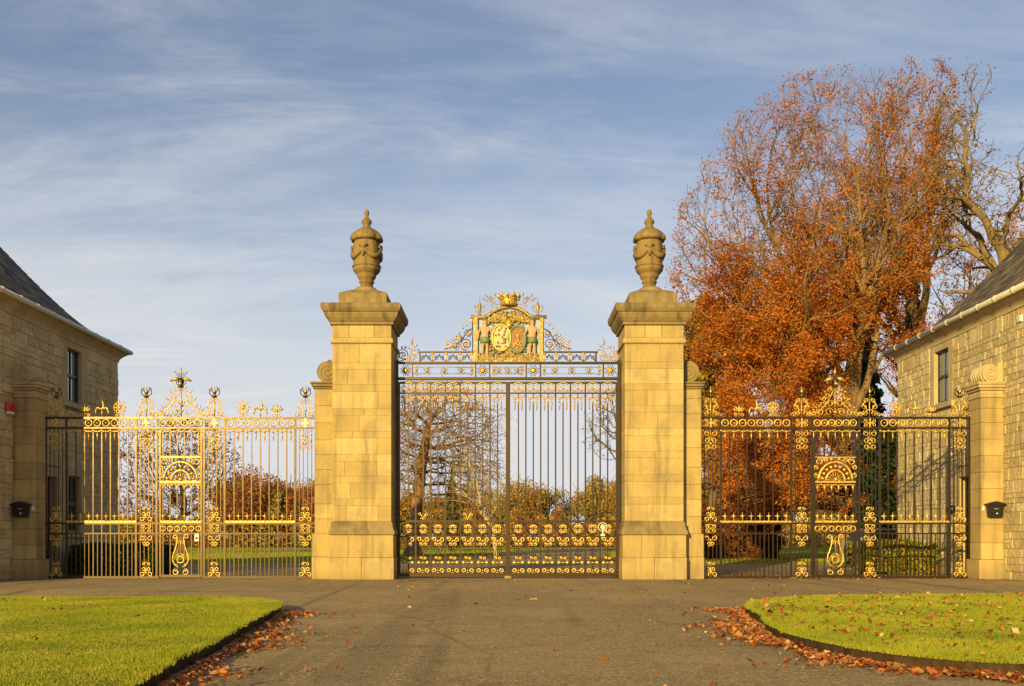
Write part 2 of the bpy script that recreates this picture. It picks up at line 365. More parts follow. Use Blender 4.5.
# ------------------------------------------------------------------ ground
def sheet(name, pts, z, mat, kind='structure'):
    me = bpy.data.meshes.new(name); me.from_pydata([(x, y, z) for x, y in pts], [], [tuple(range(len(pts)))]); me.update()
    if me.polygons[0].normal.z < 0: me.flip_normals()
    me.materials.append(M[mat]); o = put(name, me); tag(o, kind=kind); return o
sheet('ground', [(-1500, -300), (1500, -300), (1500, 2500), (-1500, 2500)], -0.008, 'meadow')
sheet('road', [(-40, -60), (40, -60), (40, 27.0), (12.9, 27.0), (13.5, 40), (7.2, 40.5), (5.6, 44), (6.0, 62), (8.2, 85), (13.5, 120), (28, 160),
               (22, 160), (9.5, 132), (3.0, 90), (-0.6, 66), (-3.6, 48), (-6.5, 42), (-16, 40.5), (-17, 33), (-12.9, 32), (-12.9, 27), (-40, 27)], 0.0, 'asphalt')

# lawns: raised turf with real blades
def inpoly(px, py, poly):
    ins = np.zeros(len(px), bool); n = len(poly)
    for i in range(n):
        x0, y0 = poly[i]; x1, y1 = poly[(i+1) % n]
        c = ((y0 > py) != (y1 > py)) & (px < (x1-x0)*(py-y0)/((y1-y0) or 1e-9)+x0); ins ^= c
    return ins
LH = 0.14
left_poly = [(-9.0, 15.75), (-4.9, 15.9), (-4.0, 15.5), (-3.45, 14.8), (-3.2, 14.0), (-3.0, 12.2), (-2.85, 10.6), (-2.7, 9.4), (-2.6, 8.2), (-2.5, 7.1), (-2.38, 6.2), (-2.2, 4.6), (-9, 4.6)]
right_poly = [(11.5, 16.75), (8.4, 16.7), (5.7, 16.4), (4.35, 15.6), (3.6, 14.7), (3.28, 13.6), (3.12, 12.3), (2.9, 11.0), (2.78, 9.9), (2.88, 8.9), (3.12, 8.1), (3.55, 7.6), (4.2, 7.35), (5.5, 7.2), (11.5, 7.0)]
def lawn(poly, seed, label):
    rng = np.random.default_rng(seed)
    fine = []
    for i in range(len(poly)):
        p0, p1, p2, p3 = [np.array(poly[(i+k) % len(poly)]) for k in (-1, 0, 1, 2)]
        m = max(1, int(np.linalg.norm(p2-p1)/0.16))
        for k in range(m):
            q = k/m; c = 0.5*((2*p1)+(p2-p0)*q+(2*p0-5*p1+4*p2-p3)*q*q+(3*p1-p0-3*p2+p3)*q**3) if np.linalg.norm(p2-p1) < 2.2 else p1+(p2-p1)*q
            fine.append(tuple(c+rng.normal(0, 0.014, 2)))
    poly = fine; n = len(poly)
    vs = [(x, y, -0.005) for x, y in poly]+[(x, y, LH-0.02) for x, y in poly]
    b = MB(); fs = [(i, (i+1) % n, n+(i+1) % n, n+i) for i in range(n)]+[tuple(range(n, 2*n))]
    b.add(vs, fs); turf = b.build('lawn_ground', 'turf'); tag(turf, kind='structure')
    turf.data.materials.append(M['soil'])
    for p in turf.data.polygons:
        if abs(p.normal.z) < 0.5: p.material_index = 1
    xs = [p[0] for p in poly]; ys = [p[1] for p in poly]
    N = 760000
    # denser towards the viewer
    X = rng.uniform(min(xs), max(xs), N); Y = min(ys)+(max(ys)-min(ys))*rng.random(N)**1.25
    k = inpoly(X, Y, poly) & (np.abs(X) < Y*0.56+0.8); X, Y = X[k], Y[k]
    # extra tufts on the edge
    ex, ey = [], []
    for i in range(n):
        (x0, y0), (x1, y1) = poly[i], poly[(i+1) % n]; m = int(math.hypot(x1-x0, y1-y0)*900)
        tt = rng.random(m); ex.append(x0+(x1-x0)*tt+rng.normal(0, 0.025, m)); ey.append(y0+(y1-y0)*tt+rng.normal(0, 0.025, m))
    X = np.concatenate([X]+ex); Y = np.concatenate([Y]+ey); m = len(X)
    cl = 0.5+0.5*np.sin(X*2.1+1.3*np.sin(Y*1.1))*np.sin(Y*1.7+0.8*np.sin(X*1.9))
    cl = np.clip(cl+0.35*np.sin(X*7+2*np.sin(Y*5))*np.sin(Y*9+X*3), 0, 1); h = (0.010+0.015*rng.random(m)**1.5)*(0.5+0.8*cl); w = 0.0022+0.002*rng.random(m)
    a = rng.uniform(0, 2*PI, m); ln = rng.normal(0, 0.5, (m, 2))*h[:, None]
    z0 = LH-0.028
    V = np.empty((m, 3, 3)); V[:, 0] = np.stack([X-np.cos(a)*w, Y-np.sin(a)*w, np.full(m, z0)], 1); V[:, 1] = np.stack([X+np.cos(a)*w, Y+np.sin(a)*w, np.full(m, z0)], 1)
    V[:, 2] = np.stack([X+ln[:, 0], Y+ln[:, 1], z0+h+0.008], 1)
    o = put('lawn_grass', quads_mesh('lawn_grass', V.reshape(-1, 3), m, 'lawn_blade', 3)); tag(o, label, 'grass', kind='stuff')
lawn(left_poly, 1, 'bright mown grass of the lawn left of the drive, its edge cut straight')
lawn(right_poly, 2, 'leaf strewn mown grass of the rounded lawn right of the drive')

def meadow(seed):
    rng = np.random.default_rng(seed); m = 320000
    inv = rng.uniform(1/118.0, 1/39.0, m); Y = 1/inv; X = Y*rng.uniform(-0.47, 0.50, m)
    drive = [(13.5, 40), (7.2, 40.5), (5.6, 44), (6.0, 62), (8.2, 85), (13.5, 120), (28, 160), (22, 160), (9.5, 132), (3.0, 90), (-0.6, 66), (-3.6, 48), (-6.5, 42), (-16, 40.5), (-17, 30), (13.5, 30)]
    k = ~inpoly(X, Y, drive); X, Y = X[k], Y[k]; m = len(X)
    h = (0.02+0.04*rng.random(m))*(0.6+0.5*np.sin(X*0.6+np.sin(Y*0.3))**2); w = 0.008+0.009*rng.random(m); a = rng.uniform(0, 2*PI, m); ln = rng.normal(0, 0.5, (m, 2))*h[:, None]
    V = np.empty((m, 3, 3)); z0 = np.full(m, -0.01); V[:, 0] = np.stack([X-np.cos(a)*w, Y-np.sin(a)*w, z0], 1); V[:, 1] = np.stack([X+np.cos(a)*w, Y+np.sin(a)*w, z0], 1); V[:, 2] = np.stack([X+ln[:, 0], Y+ln[:, 1], h], 1)
    o = put('meadow_grass', quads_mesh('meadow_grass', V.reshape(-1, 3), m, 'lawn_blade', 3)); tag(o, 'sunlit park grass beyond the gates', 'grass', kind='stuff')
meadow(3)

# fallen leaves
def litter(name, P, size, label, seed, flat=0.72):
    rng = np.random.default_rng(seed); P = np.array(P); V = leaf_verts(P, size*np.exp(rng.normal(0, 0.32, len(P))), rng, flat, 0.62)
    V[:, 2] = np.maximum(V[:, 2], 0.004)
    o = put(name, quads_mesh(name, V, len(P), 'litter')); tag(o, label, 'leaves', kind='stuff')
rng = np.random.default_rng(5)
def along(path, n, spread, bias, z=0.02, rng=rng):
    seg = [math.hypot(path[i+1][0]-path[i][0], path[i+1][1]-path[i][1]) for i in range(len(path)-1)]; cs = np.cumsum([0]+seg); out = []
    for _ in range(n):
        s_ = rng.random()*cs[-1]; i = min(np.searchsorted(cs, s_, 'right')-1, len(seg)-1); q = (s_-cs[i])/seg[i]
        (x0, y0), (x1, y1) = path[i], path[i+1]; nx, ny = (y1-y0)/seg[i], -(x1-x0)/seg[i]
        d = rng.exponential(1.0)*spread*(0.35+1.1*(0.5+0.5*math.sin(s_*2.3+1.7*math.sin(s_*0.9))))
        clump = (0.5+0.5*math.sin(s_*3.1)*math.sin(s_*1.3+1))**1.3
        if rng.random() > 0.15+0.85*clump: continue
        out.append((x0+(x1-x0)*q+nx*bias*(0.09+d), y0+(y1-y0)*q+ny*bias*(0.09+d), z+0.03*rng.random()*math.exp(-d*3)))
    return out
lp = [p for p in left_poly[4:12]]
litter('fallen_leaves', along(lp, 7000, 0.12, -1), 0.023, 'brown leaves drifted along the edge of the left lawn', 11)
rp = [p for p in right_poly[4:15]]
litter('fallen_leaves', along(rp, 20000, 0.13, 1), 0.023, 'orange leaves drifted thick round the edge of the right lawn', 12)
P = []
while len(P) < 1500:
    y = rng.uniform(7.4, 16.6); x = rng.uniform(2.9, 9.4)
    if inpoly(np.array([x]), np.array([y]), right_poly)[0]: P.append((x, y, LH+0.012))
litter('fallen_leaves', P, 0.024, 'single leaves scattered over the grass of the right lawn', 13, 0.6)
P = []
while len(P) < 150:
    y = rng.uniform(7.4, 15.6); x = rng.uniform(-8.8, -2.6)
    if inpoly(np.array([x]), np.array([y]), left_poly)[0] and rng.random() < (0.9 if x < -5 and y > 11 else 0.25): P.append((x, y, LH+0.012))
litter('fallen_leaves', P, 0.022, 'sparse leaves lying on the grass of the left lawn', 14, 0.6)
P = [(rng.uniform(-3.2, 4.5), rng.uniform(7, 25)**1.0, 0.012) for _ in range(120)]+[(rng.normal(9, 2.2), rng.normal(26.4, 0.5), 0.02) for _ in range(420)]+[(rng.normal(6.5, 1.0), rng.normal(27, 0.6), 0.02) for _ in range(160)]+[(rng.normal(8, 3), rng.uniform(17, 25.5), 0.012) for _ in range(90)]
P = [p for p in P if not inpoly(np.array([p[0]]), np.array([p[1]]), right_poly)[0] and not inpoly(np.array([p[0]]), np.array([p[1]]), left_poly)[0]]
litter('fallen_leaves', P, 0.03, 'stray orange leaves blown over the asphalt before the gates', 15)

# ------------------------------------------------------------------ gate piers
GY = 26.0; K = 0.026
def gz(py): return 1.05+(538-py)*K
random.seed(3)
def ashlar(b, x0, x1, y0, y1, z0, z1, courses, splits=(1, 2), j=0.004, ch=0.008, rs=random):
    z = z0; i = 0
    while z < z1-1e-4:
        h = courses[i % len(courses)]*rs.uniform(0.93, 1.07); zt = z+h
        if z1-zt < 0.12: zt = z1
        k = rs.choice(splits); k = min(k, 1) if h < 0.25 else k; cuts = sorted(rs.uniform(0.22, 0.78) if k == 1 else (rs.uniform(0.2, 0.42) if q == 0 else rs.uniform(0.58, 0.8)) for q in range(k))
        e = [0]+cuts+[1]
        for a, c in zip(e[:-1], e[1:]):
            d = rs.uniform(0, 0.004)
            b.cbox(x0+(x1-x0)*a+(j if a > 0 else 0), x0+(x1-x0)*c-(j if c < 1 else 0), y0-d, y1+d, z+j*0.5, zt-j*0.5, ch)
        z = zt; i += 1
def spiral_relief(b, cx, cz, r, y0, sgn, turns=2.0, tr=0.02, n=36):
    pts = [(cx+sgn*r*(1-0.8*i/n)*math.cos(PI/2+2*PI*turns*i/n), y0, cz+r*(1-0.8*i/n)*math.sin(PI/2+2*PI*turns*i/n)) for i in range(n+1)]
    b.tube(pts, tr, 5)
def volute(s_, cx, cz, r, y0, y1, b):
    n = 28
    b.prism([(cx+r*math.cos(2*PI*i/n), cz+r*math.sin(2*PI*i/n)) for i in range(n)], y0, y1)
    spiral_relief(b, cx, cz, r*0.86, y0-0.004, s_, 2.1, r*0.07)
def pier(s, label):
    cx = s*142*K
    t = thing('gate_pier', label, 'gate pier', (cx, GY, 0), 'pair of sandstone gate piers')
    b = MB()
    H = 0.815
    b.cbox(-H, -0.003, -H, H, 0, 0.555, 0.01); b.cbox(0.003, H, -H, H, 0, 0.553, 0.01)
    H2 = 0.80
    for a, c in ((-H2, -0.32), (-0.316, 0.29), (0.294, H2)): b.cbox(a, c, -H2, H2, 0.558, 1.12, 0.008)
    b.build('plinth', 'ashlar', t)
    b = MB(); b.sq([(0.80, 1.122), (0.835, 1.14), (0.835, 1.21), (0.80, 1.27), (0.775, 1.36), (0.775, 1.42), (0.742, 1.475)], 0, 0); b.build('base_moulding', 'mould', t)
    b = MB(); ashlar(b, -0.742, 0.742, -0.742, 0.742, 1.477, 5.95, (0.40, 0.17), (0, 1, 1, 1, 2), 0.002, 0.005); b.build('shaft', 'ashlar', t)
    b = MB(); b.sq([(0.742, 5.952), (0.79, 5.98), (0.79, 6.05), (0.755, 6.11)], 0, 0); b.build('astragal', 'ashlar', t)
    b = MB(); ashlar(b, -0.745, 0.745, -0.745, 0.745, 6.112, 6.42, (0.35,), (2,)); b.build('frieze', 'ashlar', t)
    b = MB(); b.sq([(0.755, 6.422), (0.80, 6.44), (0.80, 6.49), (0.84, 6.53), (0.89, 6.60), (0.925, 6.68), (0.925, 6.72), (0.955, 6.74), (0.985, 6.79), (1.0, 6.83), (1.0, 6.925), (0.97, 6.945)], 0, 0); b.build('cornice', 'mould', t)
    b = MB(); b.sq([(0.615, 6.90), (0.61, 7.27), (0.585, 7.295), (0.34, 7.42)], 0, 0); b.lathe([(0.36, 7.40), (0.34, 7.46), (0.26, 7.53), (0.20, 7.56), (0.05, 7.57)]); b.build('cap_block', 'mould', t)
    # side buttress with scroll, towards the side screen
    b = MB(); xo, xi = s*1.26, s*0.744
    ashlar(b, xo, xi, -0.42, 0.42, 1.16, 4.86, (0.55, 0.46), (0+1,), rs=random) if False else None
    z = 1.16
    while z < 4.8:
        h = random.choice((0.38, 0.5, 0.44)); zt = min(z+h, 4.86)
        if 4.86-zt < 0.15: zt = 4.86
        b.cbox(xo, xi, -0.40, 0.40, z+0.002, zt-0.002, 0.008); z = zt
    b.cbox(s*1.32, s*0.80, -0.46, 0.46, 0, 0.56, 0.008); b.cbox(s*1.315, s*0.79, -0.455, 0.455, 0.563, 1.158, 0.015)
    bt = b.build('buttress', 'ashlar', t)
    b = MB()
    for (h, z0, z1) in ((0.03, 4.862, 4.92), (0.07, 4.922, 4.99), (0.10, 4.992, 5.04)): b.cbox(s*(1.26+h), s*0.744, -0.40-h, 0.40+h, z0, z1, 0.01)
    b.build('cap', 'mould', bt)
    b = MB(); volute(s, s*0.95, 5.32, 0.275, -0.30, 0.30, b); b.box(s*0.95, s*0.744, -0.28, 0.28, 5.045, 5.59); b.ball((s*0.95, 0, 5.62), 0.07); b.build('scroll', 'mould', bt)
    return t
pier(-1, 'sandstone gate pier left of the central gates, its side towards the gates in shade')
pier(1, 'sandstone gate pier right of the central gates, its side towards the gates sunlit')

def urn(s, label):
    t = thing('stone_urn', label, 'urn', (s*141.3*K, GY, 7.57), 'pair of stone urns on the gate piers')
    zz = lambda y: 1.05+(538-(190+y/4.287))*K-7.57
    q = 0.00606
    body = [(30, 419), (28, 413), (26, 405), (31, 401), (33, 396), (29, 391), (32, 386), (38, 378), (41, 371), (39, 366), (47, 360), (55, 351), (59, 344), (58, 334), (56, 322), (57, 300), (58, 275), (57, 250), (54, 232), (54, 224)]
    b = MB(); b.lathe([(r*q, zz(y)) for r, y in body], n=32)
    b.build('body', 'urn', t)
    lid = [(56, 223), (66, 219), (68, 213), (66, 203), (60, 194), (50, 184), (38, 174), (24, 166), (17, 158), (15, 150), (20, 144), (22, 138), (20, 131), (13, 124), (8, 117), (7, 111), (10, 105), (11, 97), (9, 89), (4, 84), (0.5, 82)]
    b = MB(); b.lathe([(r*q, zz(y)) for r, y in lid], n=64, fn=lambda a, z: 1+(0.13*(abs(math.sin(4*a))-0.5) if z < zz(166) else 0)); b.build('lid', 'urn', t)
    b = MB()
    for k in range(4):           # swags between bosses, tassels under the bows
        a0 = k*PI/2-0.12; pts = []
        for i in range(13):
            f = i/12; a = a0+f*PI/2; r = 0.365
            pts.append((r*math.cos(a), r*math.sin(a), zz(262)-0.19*math.sin(PI*f)))
        b.tube(pts, [0.03+0.045*math.sin(PI*i/12) for i in range(13)], 7)
        for aa, zt, sc in ((a0, zz(256), 1.0),):
            ca, sa = math.cos(aa), math.sin(aa)
            b.ball((0.36*ca, 0.36*sa, zt), 0.07)
            b.tube([(0.365*ca, 0.365*sa, zt-0.03), (0.375*ca, 0.375*sa, zt-0.14), (0.365*ca, 0.365*sa, zt-0.26)], [0.03, 0.062, 0.015], 6)
            for w in (-1, 1):
                b.tube([(0.36*math.cos(aa), 0.36*math.sin(aa), zt+0.01), (0.375*math.cos(aa+w*0.16), 0.375*math.sin(aa+w*0.16), zt+0.06), (0.365*math.cos(aa+w*0.3), 0.365*math.sin(aa+w*0.3), zt+0.01)], [0.03, 0.05, 0.03], 5)
    b.build('swag_carving', 'urn', t)
    b = MB(); n = 40
    pts = [(0.352*math.cos(2*PI*i/n), 0.352*math.sin(2*PI*i/n), zz(330)) for i in range(n+1)]
    b.tube(pts, [0.02+0.012*(i % 2) for i in range(n+1)], 5); b.build('band_carving', 'urn', t)
urn(-1, 'lidded stone urn with carved swags topping the left gate pier')
urn(1, 'lidded stone urn with carved swags topping the right gate pier')

# ------------------------------------------------------------------ ironwork ornaments (drawn in units of 26 mm: u right, v up)
def OB(u=0, v=0): return MB((u*K, 0, v*K), K)
def curl(b, cx, cz, r, a0, d, turns=1.2, tr=0.55, n=14, y=0):
    tr *= 0.86; turns = min(turns, 1.2) if r < 4 else turns; q = 0.62 if r < 4 else 0.74
    b.tube([(cx+r*(1-q*i/n)*math.cos(a0+d*2*PI*turns*i/n), y, cz+r*(1-q*i/n)*math.sin(a0+d*2*PI*turns*i/n)) for i in range(n+1)], [tr*(0.8+0.35*i/n) for i in range(n+1)], 5)
def ring(b, cx, cz, r, tr=0.5, n=16):
    b.tube([(cx+r*math.cos(2*PI*i/n), 0, cz+r*math.sin(2*PI*i/n)) for i in range(n+1)], tr, 5, cap=False)
def stem(b, pts, tr=0.5, n=5):
    b.tube([(p[0], 0, p[1]) for p in pts], tr, n)
def leafb(b, x, z, ang, L, w=0.9):
    c, s_ = math.cos(ang), math.sin(ang)
    b.tube([(x, 0, z), (x+c*L*0.4, -0.2, z+s_*L*0.4), (x+c*L, 0, z+s_*L)], [0.3, w, 0.15], 5)
def curve(p0, p1, p2, n=8):
    return [((1-t)**2*p0[0]+2*t*(1-t)*p1[0]+t*t*p2[0], (1-t)**2*p0[1]+2*t*(1-t)*p1[1]+t*t*p2[1]) for t in [i/n for i in range(n+1)]]
ME = {}
def reg(name, mat, fn):
    b = MB((0, 0, 0), K); fn(b); me = b.mesh(name); me.materials.append(M[mat]); ME[name] = me
def place(name, key, parent, u, v, y=0.0, base=(0, 0, 0)):
    return put(name, ME[key], parent, (u*K-base[0], y, (v)*K-base[2]))
def V(py): return (578.4-py)      # height above ground, units of 26 mm (gate plane)

# pilaster crest (rises from v=0)
def f(b):
    for s in (-1, 1):
        curl(b, s*9.5, 2.6, 2.2, PI/2, s); curl(b, s*4.6, 3.6, 3.1, 0 if s > 0 else PI, s); curl(b, s*5.0, 10.4, 3.0, PI/2, -s); curl(b, s*3.2, 16.6, 2.6, -PI/2, s)
        stem(b, [(s*7.5, 0.5), (s*2.2, 7), (s*6.6, 13), (s*1.2, 19.5)], 0.45)
    stem(b, [(0, 0), (0, 20)], 0.6); b.ball((0, 0, 7), 1.3); b.ball((0, 0, 14), 1.1)
reg('pilaster_crest', 'gold', f)
def f(b):
    b.lathe([(2.6, 19.6), (2.6, 20.4), (1.0, 21), (1.4, 23), (2.0, 25), (1.2, 26.5), (0.2, 28)], n=8)
    for s in (-1, 1):
        stem(b, curve((s*1.0, 21), (s*6.5, 22), (s*4.6, 26.5)), 0.5); curl(b, s*4.0, 27.6, 1.6, PI, -s, tr=0.4); stem(b, curve((s*0.8, 24), (s*3.6, 26), (s*2.4, 30)), 0.45)
reg('lily_finial', 'iron', f)
def f(b):
    b.ball((0, -0.6, 25.5), 1.5, sz=1.5); stem(b, [(0, 27), (0, 31)], [0.8, 0.2]); b.ball((0, -0.5, 22), 0.9)
reg('finial_bud', 'gold', f)
# pilaster panels below and above
def f(b):
    for s in (-1, 1): curl(b, s*3.6, -3.0, 3.0, PI/2, -s, tr=0.6); curl(b, s*3.2, -10.5, 3.0, 0 if s < 0 else PI, -s, tr=0.7); curl(b, s*3.2, -16.2, 2.8, PI if s > 0 else 0, s, tr=0.7)
    stem(b, [(0, 0), (0, -7)], 0.5); b.ball((0, 0, -13.3), 1.5); stem(b, [(-2.2, -6), (0, -9), (2.2, -6)], 0.5)
reg('hanging_scroll', 'gold', f)
def f(b):
    b.box(-0.9, 0.9, -0.5, 0.5, -4.4, 4.4)
    for s in (-1, 1): curl(b, s*4.2, 2.0, 1.9, PI, s, tr=0.55); curl(b, s*4.2, -2.2, 1.9, PI, -s, tr=0.55); b.box(s*1.0, s*3.4, -0.4, 0.4, -0.6, 0.6)
reg('frieze_boss', 'gold', f)
def f(b):       # bell shaped scroll, 15 high
    for s in (-1, 1):
        curl(b, s*3.5, 2.8, 2.7, -PI/2, s, tr=0.75); curl(b, s*2.4, 8.2, 2.2, 0 if s < 0 else PI, s, tr=0.65); curl(b, s*2.6, 13.2, 1.6, PI/2, s, tr=0.6)
    stem(b, [(0, 0), (0, 12)], 0.6); stem(b, [(-3.5, 14.6), (3.5, 14.6)], 0.55); b.ball((0, -0.3, 5), 1.7, sz=1.3)
reg('bell_scroll', 'gold', f)
def f(b):
    for s in (-1, 1):
        for w in (-1, 1): curl(b, s*3.0, w*2.0, 2.1, PI/2*w, -s*w, tr=0.65)
    b.ball((0, 0, 0), 1.2)
    stem(b, [(-5, 3.9), (5, 3.9)], 0.5); stem(b, [(-5, -3.9), (5, -3.9)], 0.5)
reg('knot_scroll', 'gold', f)
def f(b):
    for s in (-1, 1): curl(b, s*3.4, -3.0, 2.8, PI/2, -s, tr=0.7); curl(b, s*2.0, -8.4, 2.0, PI/2, s, tr=0.65)
    b.ball((0, -0.3, -5), 1.4); stem(b, [(-2.6, -12), (0, -10), (2.6, -12)], 0.6)
reg('heart_scroll', 'gold', f)
# crestings over the bays
def f(b):
    stem(b, [(0, 0), (0, 4)], 0.5)
    for i in range(8): a = 2*PI*i/8+PI/8; ring(b, 4.2*math.cos(a), 9.4+4.2*math.sin(a), 1.7, 0.5, 8)
    b.ball((0, -0.4, 9.4), 2.0, sy=0.6)
    for i in range(8): a = 2*PI*i/8; leafb(b, 1.5*math.cos(a), 9.4+1.5*math.sin(a), a, 6.0, 0.6)
    for s in (-1, 1): curl(b, s*3.0, 2.0, 1.5, PI/2, s, tr=0.45)
reg('flower_crest', 'gold', f)
def f(b):
    stem(b, [(0, 0), (0, 8)], 0.6)
    for s in (-1, 1): b.tube([(x, 0, z) for x, z in curve((s*0.5, 7), (s*6, 13), (s*6.6, 2.5), 10)], [0.5+0.7*math.sin(PI*i/10) for i in range(11)], 5)
    b.tube([(x, 0, z) for x, z in curve((0, 7), (3.2, 10), (-0.4, 17.5), 8)], [0.8, 1.2, 1.4, 1.4, 1.2, 1.0, 0.8, 0.5, 0.2], 5); b.ball((0, -0.3, 8), 1.5)
reg('lily_crest', 'gold', f)
def f(b):
    stem(b, [(0, 0), (0, 6)], 0.5)
    for a in (20, 55, 90, 125, 160): leafb(b, 0, 5.5, R(a), 7.5, 1.1)
    for s in (-1, 1): curl(b, s*3.6, 2.2, 1.8, PI/2, s, tr=0.5); b.ball((s*4.5, 0, 8.5), 0.9)
    b.ball((0, -0.4, 6.5), 1.6)
reg('leaf_crest', 'gold', f)
# central gate cells (15 wide)
def f(b):
    for s in (-1, 1): curl(b, s*3.7, -0.6, 3.2, PI/2, -s, tr=0.6); stem(b, curve((0, -3.2), (s*3, -4.6), (s*6.4, -3.6)), 0.5)
    stem(b, curve((-5, 3.2), (0, 6.2), (5, 3.2)), 0.55); b.ball((0, -0.2, -1.5), 1.2); leafb(b, 0, -1, PI/2, 4, 0.9)
reg('frieze_scroll', 'gold', f)
def f(b):
    stem(b, curve((-6.6, 0), (-3.4, -6), (0, -0.5)), 0.55); stem(b, curve((0, -0.5), (3.4, -6), (6.6, 0)), 0.55)
    for x in (-3.5, 3.5):
        curl(b, x, -3.2, 2.2, PI/2, 1 if x > 0 else -1, tr=0.55); b.tube([(x, 0, -6), (x, 0, -9), (x, 0, -16)], [0.35, 1.0, 0.2], 5)
    b.tube([(0, 0, -2), (0, 0, -5), (0, 0, -11)], [0.4, 0.9, 0.2], 5)
reg('pendant_scroll', 'gold', f)
def f(b):
    for s in (-1, 1):
        for w in (-1, 1): curl(b, s*2.3, w*2.1, 1.8, PI/2*w, s*w, tr=0.65, n=11)
    b.box(-1.8, 1.8, -0.4, 0.4, 3.0, 3.9); b.box(-1.8, 1.8, -0.4, 0.4, -3.9, -3.0)
reg('quatrefoil', 'gold', f)
reg('iron_ring', 'iron', lambda b: ring(b, 0, 0, 6.4, 0.65, 22))
def f(b):
    for s in (-1, 1): curl(b, s*3.9, 2.2, 2.5, PI, s, tr=0.8, n=12); curl(b, s*1.9, -2.6, 1.9, PI/2, -s, tr=0.75, n=11)
    b.ball((0, -0.2, 0.4), 1.5)
reg('trefoil_scroll', 'gold', f)
def f(b):
    for s in (-1, 1): curl(b, s*3.6, 0, 2.5, -PI/2, s, tr=0.85, n=12)
    b.ball((0, 0, 0), 0.9); stem(b, [(-2, -2), (2, -2)], 0.5)
reg('double_scroll', 'gold', f)
def f(b):
    for s in (-1, 1): b.ball((s*4.2, 0, 0), 1.9, sy=0.6); curl(b, s*1.9, 4.6, 1.6, PI, s, tr=0.6, n=9)
    stem(b, [(-3, 0), (3, 0)], 0.5); b.ball((0, 0, 0), 0.9)
reg('twin_boss', 'gold', f)
def f(b):
    for s in (-1, 1):
        curl(b, s*4.2, 7.5, 2.2, -PI/2, s, tr=0.5, n=10); stem(b, curve((s*0.4, 0), (s*1.5, 5), (s*4.4, 5.4)), 0.45); leafb(b, s*0.5, 2, PI/2+s*0.25, 5, 0.5)
    b.ball((0, 0, 1), 1.0)
reg('iron_sprig', 'iron', f)
def f(b):
    for s in (-1, 1): curl(b, s*3.4, 6.2, 1.7, PI, s, tr=0.55, n=9); b.ball((s*2.2, 0, 2), 0.9); stem(b, curve((0, 0), (s*1, 5), (s*3.4, 7.8)), 0.5)
    b.ball((0, 0, 1.5), 1.4)
reg('gilt_sprig', 'gold', f)
def f(b):
    for s in (-1, 1): stem(b, [(s*0.6, -9), (s*4.6, 0)], 0.35); stem(b, [(s*3.0, -9), (s*1.2, 0)], 0.3)
reg('lattice_strut', 'iron', f)

# ------------------------------------------------------------------ central gates
BW = 0.0165
def vbar(name, x, z0, z1, parent, mat='iron', w=BW, key=None, base=(0, 0, 0)):
    key = key or ('bar', round(z0, 3), round(z1, 3), w, mat)
    if key not in ME:
        b = MB(); b.box(-w, w, -w, w, z0, z1); ME[key] = b.mesh(name); ME[key].materials.append(M[mat])
    return put(name, ME[key], parent, (x-base[0], 0, -base[2]))
def leaf(s, label):
    u0, u1 = (0.5, 109.6) if s > 0 else (-109.6, -0.5)
    um = (u0+u1)/2; base = (um*K, GY, 0.02); t = thing('gate_leaf', label, 'gate', base, 'central pair of wrought iron gates')
    hw = (u1-u0)/2*K; B = (um*K, 0, 0.02)
    b = MB(); zt = gz(382); z0 = gz(575.5)
    b.box(-hw, -hw+0.045, -0.03, 0.03, z0, zt); b.box(hw-0.045, hw, -0.03, 0.03, z0, zt)
    for y, h in ((382.5, 0.035), (393, 0.022), (521, 0.03), (536.5, 0.03), (558, 0.016), (574.5, 0.05)):
        b.box(-hw+0.045, hw-0.045, -0.026, 0.026, gz(y)-h, gz(y)+h*0.6)
    fr = b.build('frame', 'iron', t, (0, 0, -0.02))
    n = 7; w = (u1-u0-5)/n
    for i in range(n):
        uc = u0+2.5+w*(i+0.5)
        vbar('bar', uc*K, gz(575), gz(394), t, base=B)
        if i < n-1: vbar('bar', (uc+w/2)*K, gz(575), gz(383), t, base=B, w=BW*1.1)
        P = lambda nm, key, v, du=0, y=-0.028: put(nm, ME[key], t, (((uc+du)-um)*K, y, v*K-0.02))
        P('frieze_scroll', 'frieze_scroll', V(387.6)); P('pendant_scroll', 'pendant_scroll', V(395))
        P('iron_ring', 'iron_ring', V(528.8), y=-0.02); P('quatrefoil', 'quatrefoil', V(528.8)); P('trefoil_scroll', 'trefoil_scroll', V(541.5))
        P('lattice_strut', 'lattice_strut', V(548.5)); P('twin_boss', 'twin_boss', V(562.5)); P('double_scroll', 'double_scroll', V(570.5)); P('sprig', 'gilt_sprig' if s < 0 and i % 3 == 1 else 'iron_sprig', V(520.5))
    b = MB()
    for z in (gz(390), gz(514), gz(570)): b.tube([(s*hw, 0, z-0.05), (s*hw, 0, z+0.05)], 0.045, 8); b.box(s*hw, s*(hw+0.10), -0.025, 0.025, z-0.02, z+0.02)
    b.build('hinge', 'iron', t, (0, 0, -0.02))
    if s > 0:
        b = MB((94.5*K-um*K, -0.06, gz(527)-0.02), K)
        ring(b, 0, 0, 4.3, 0.6, 20); b.prism([(2.4*math.cos(2*PI*i/16), 2.6*math.sin(2*PI*i/16)) for i in range(16)], -0.3, 0.3); b.box(-0.7, 0.7, -0.4, 0.4, -7.5, -2); b.box(-2.2, 2.2, -0.5, 0.5, -9, -7)
        b.build('lock_plate', 'pale_paint', t)
    else:
        b = MB(); b.box(hw-0.02, hw+0.045, -0.04, -0.031, gz(575.5), gz(382)); b.build('meeting_stile', 'iron', t, (0, 0, -0.02))
    return t
leaf(-1, 'closed gilded iron gate leaf left of the meeting stile, without lock plate')
leaf(1, 'closed gilded iron gate leaf right of the meeting stile, with round pale lock plate')
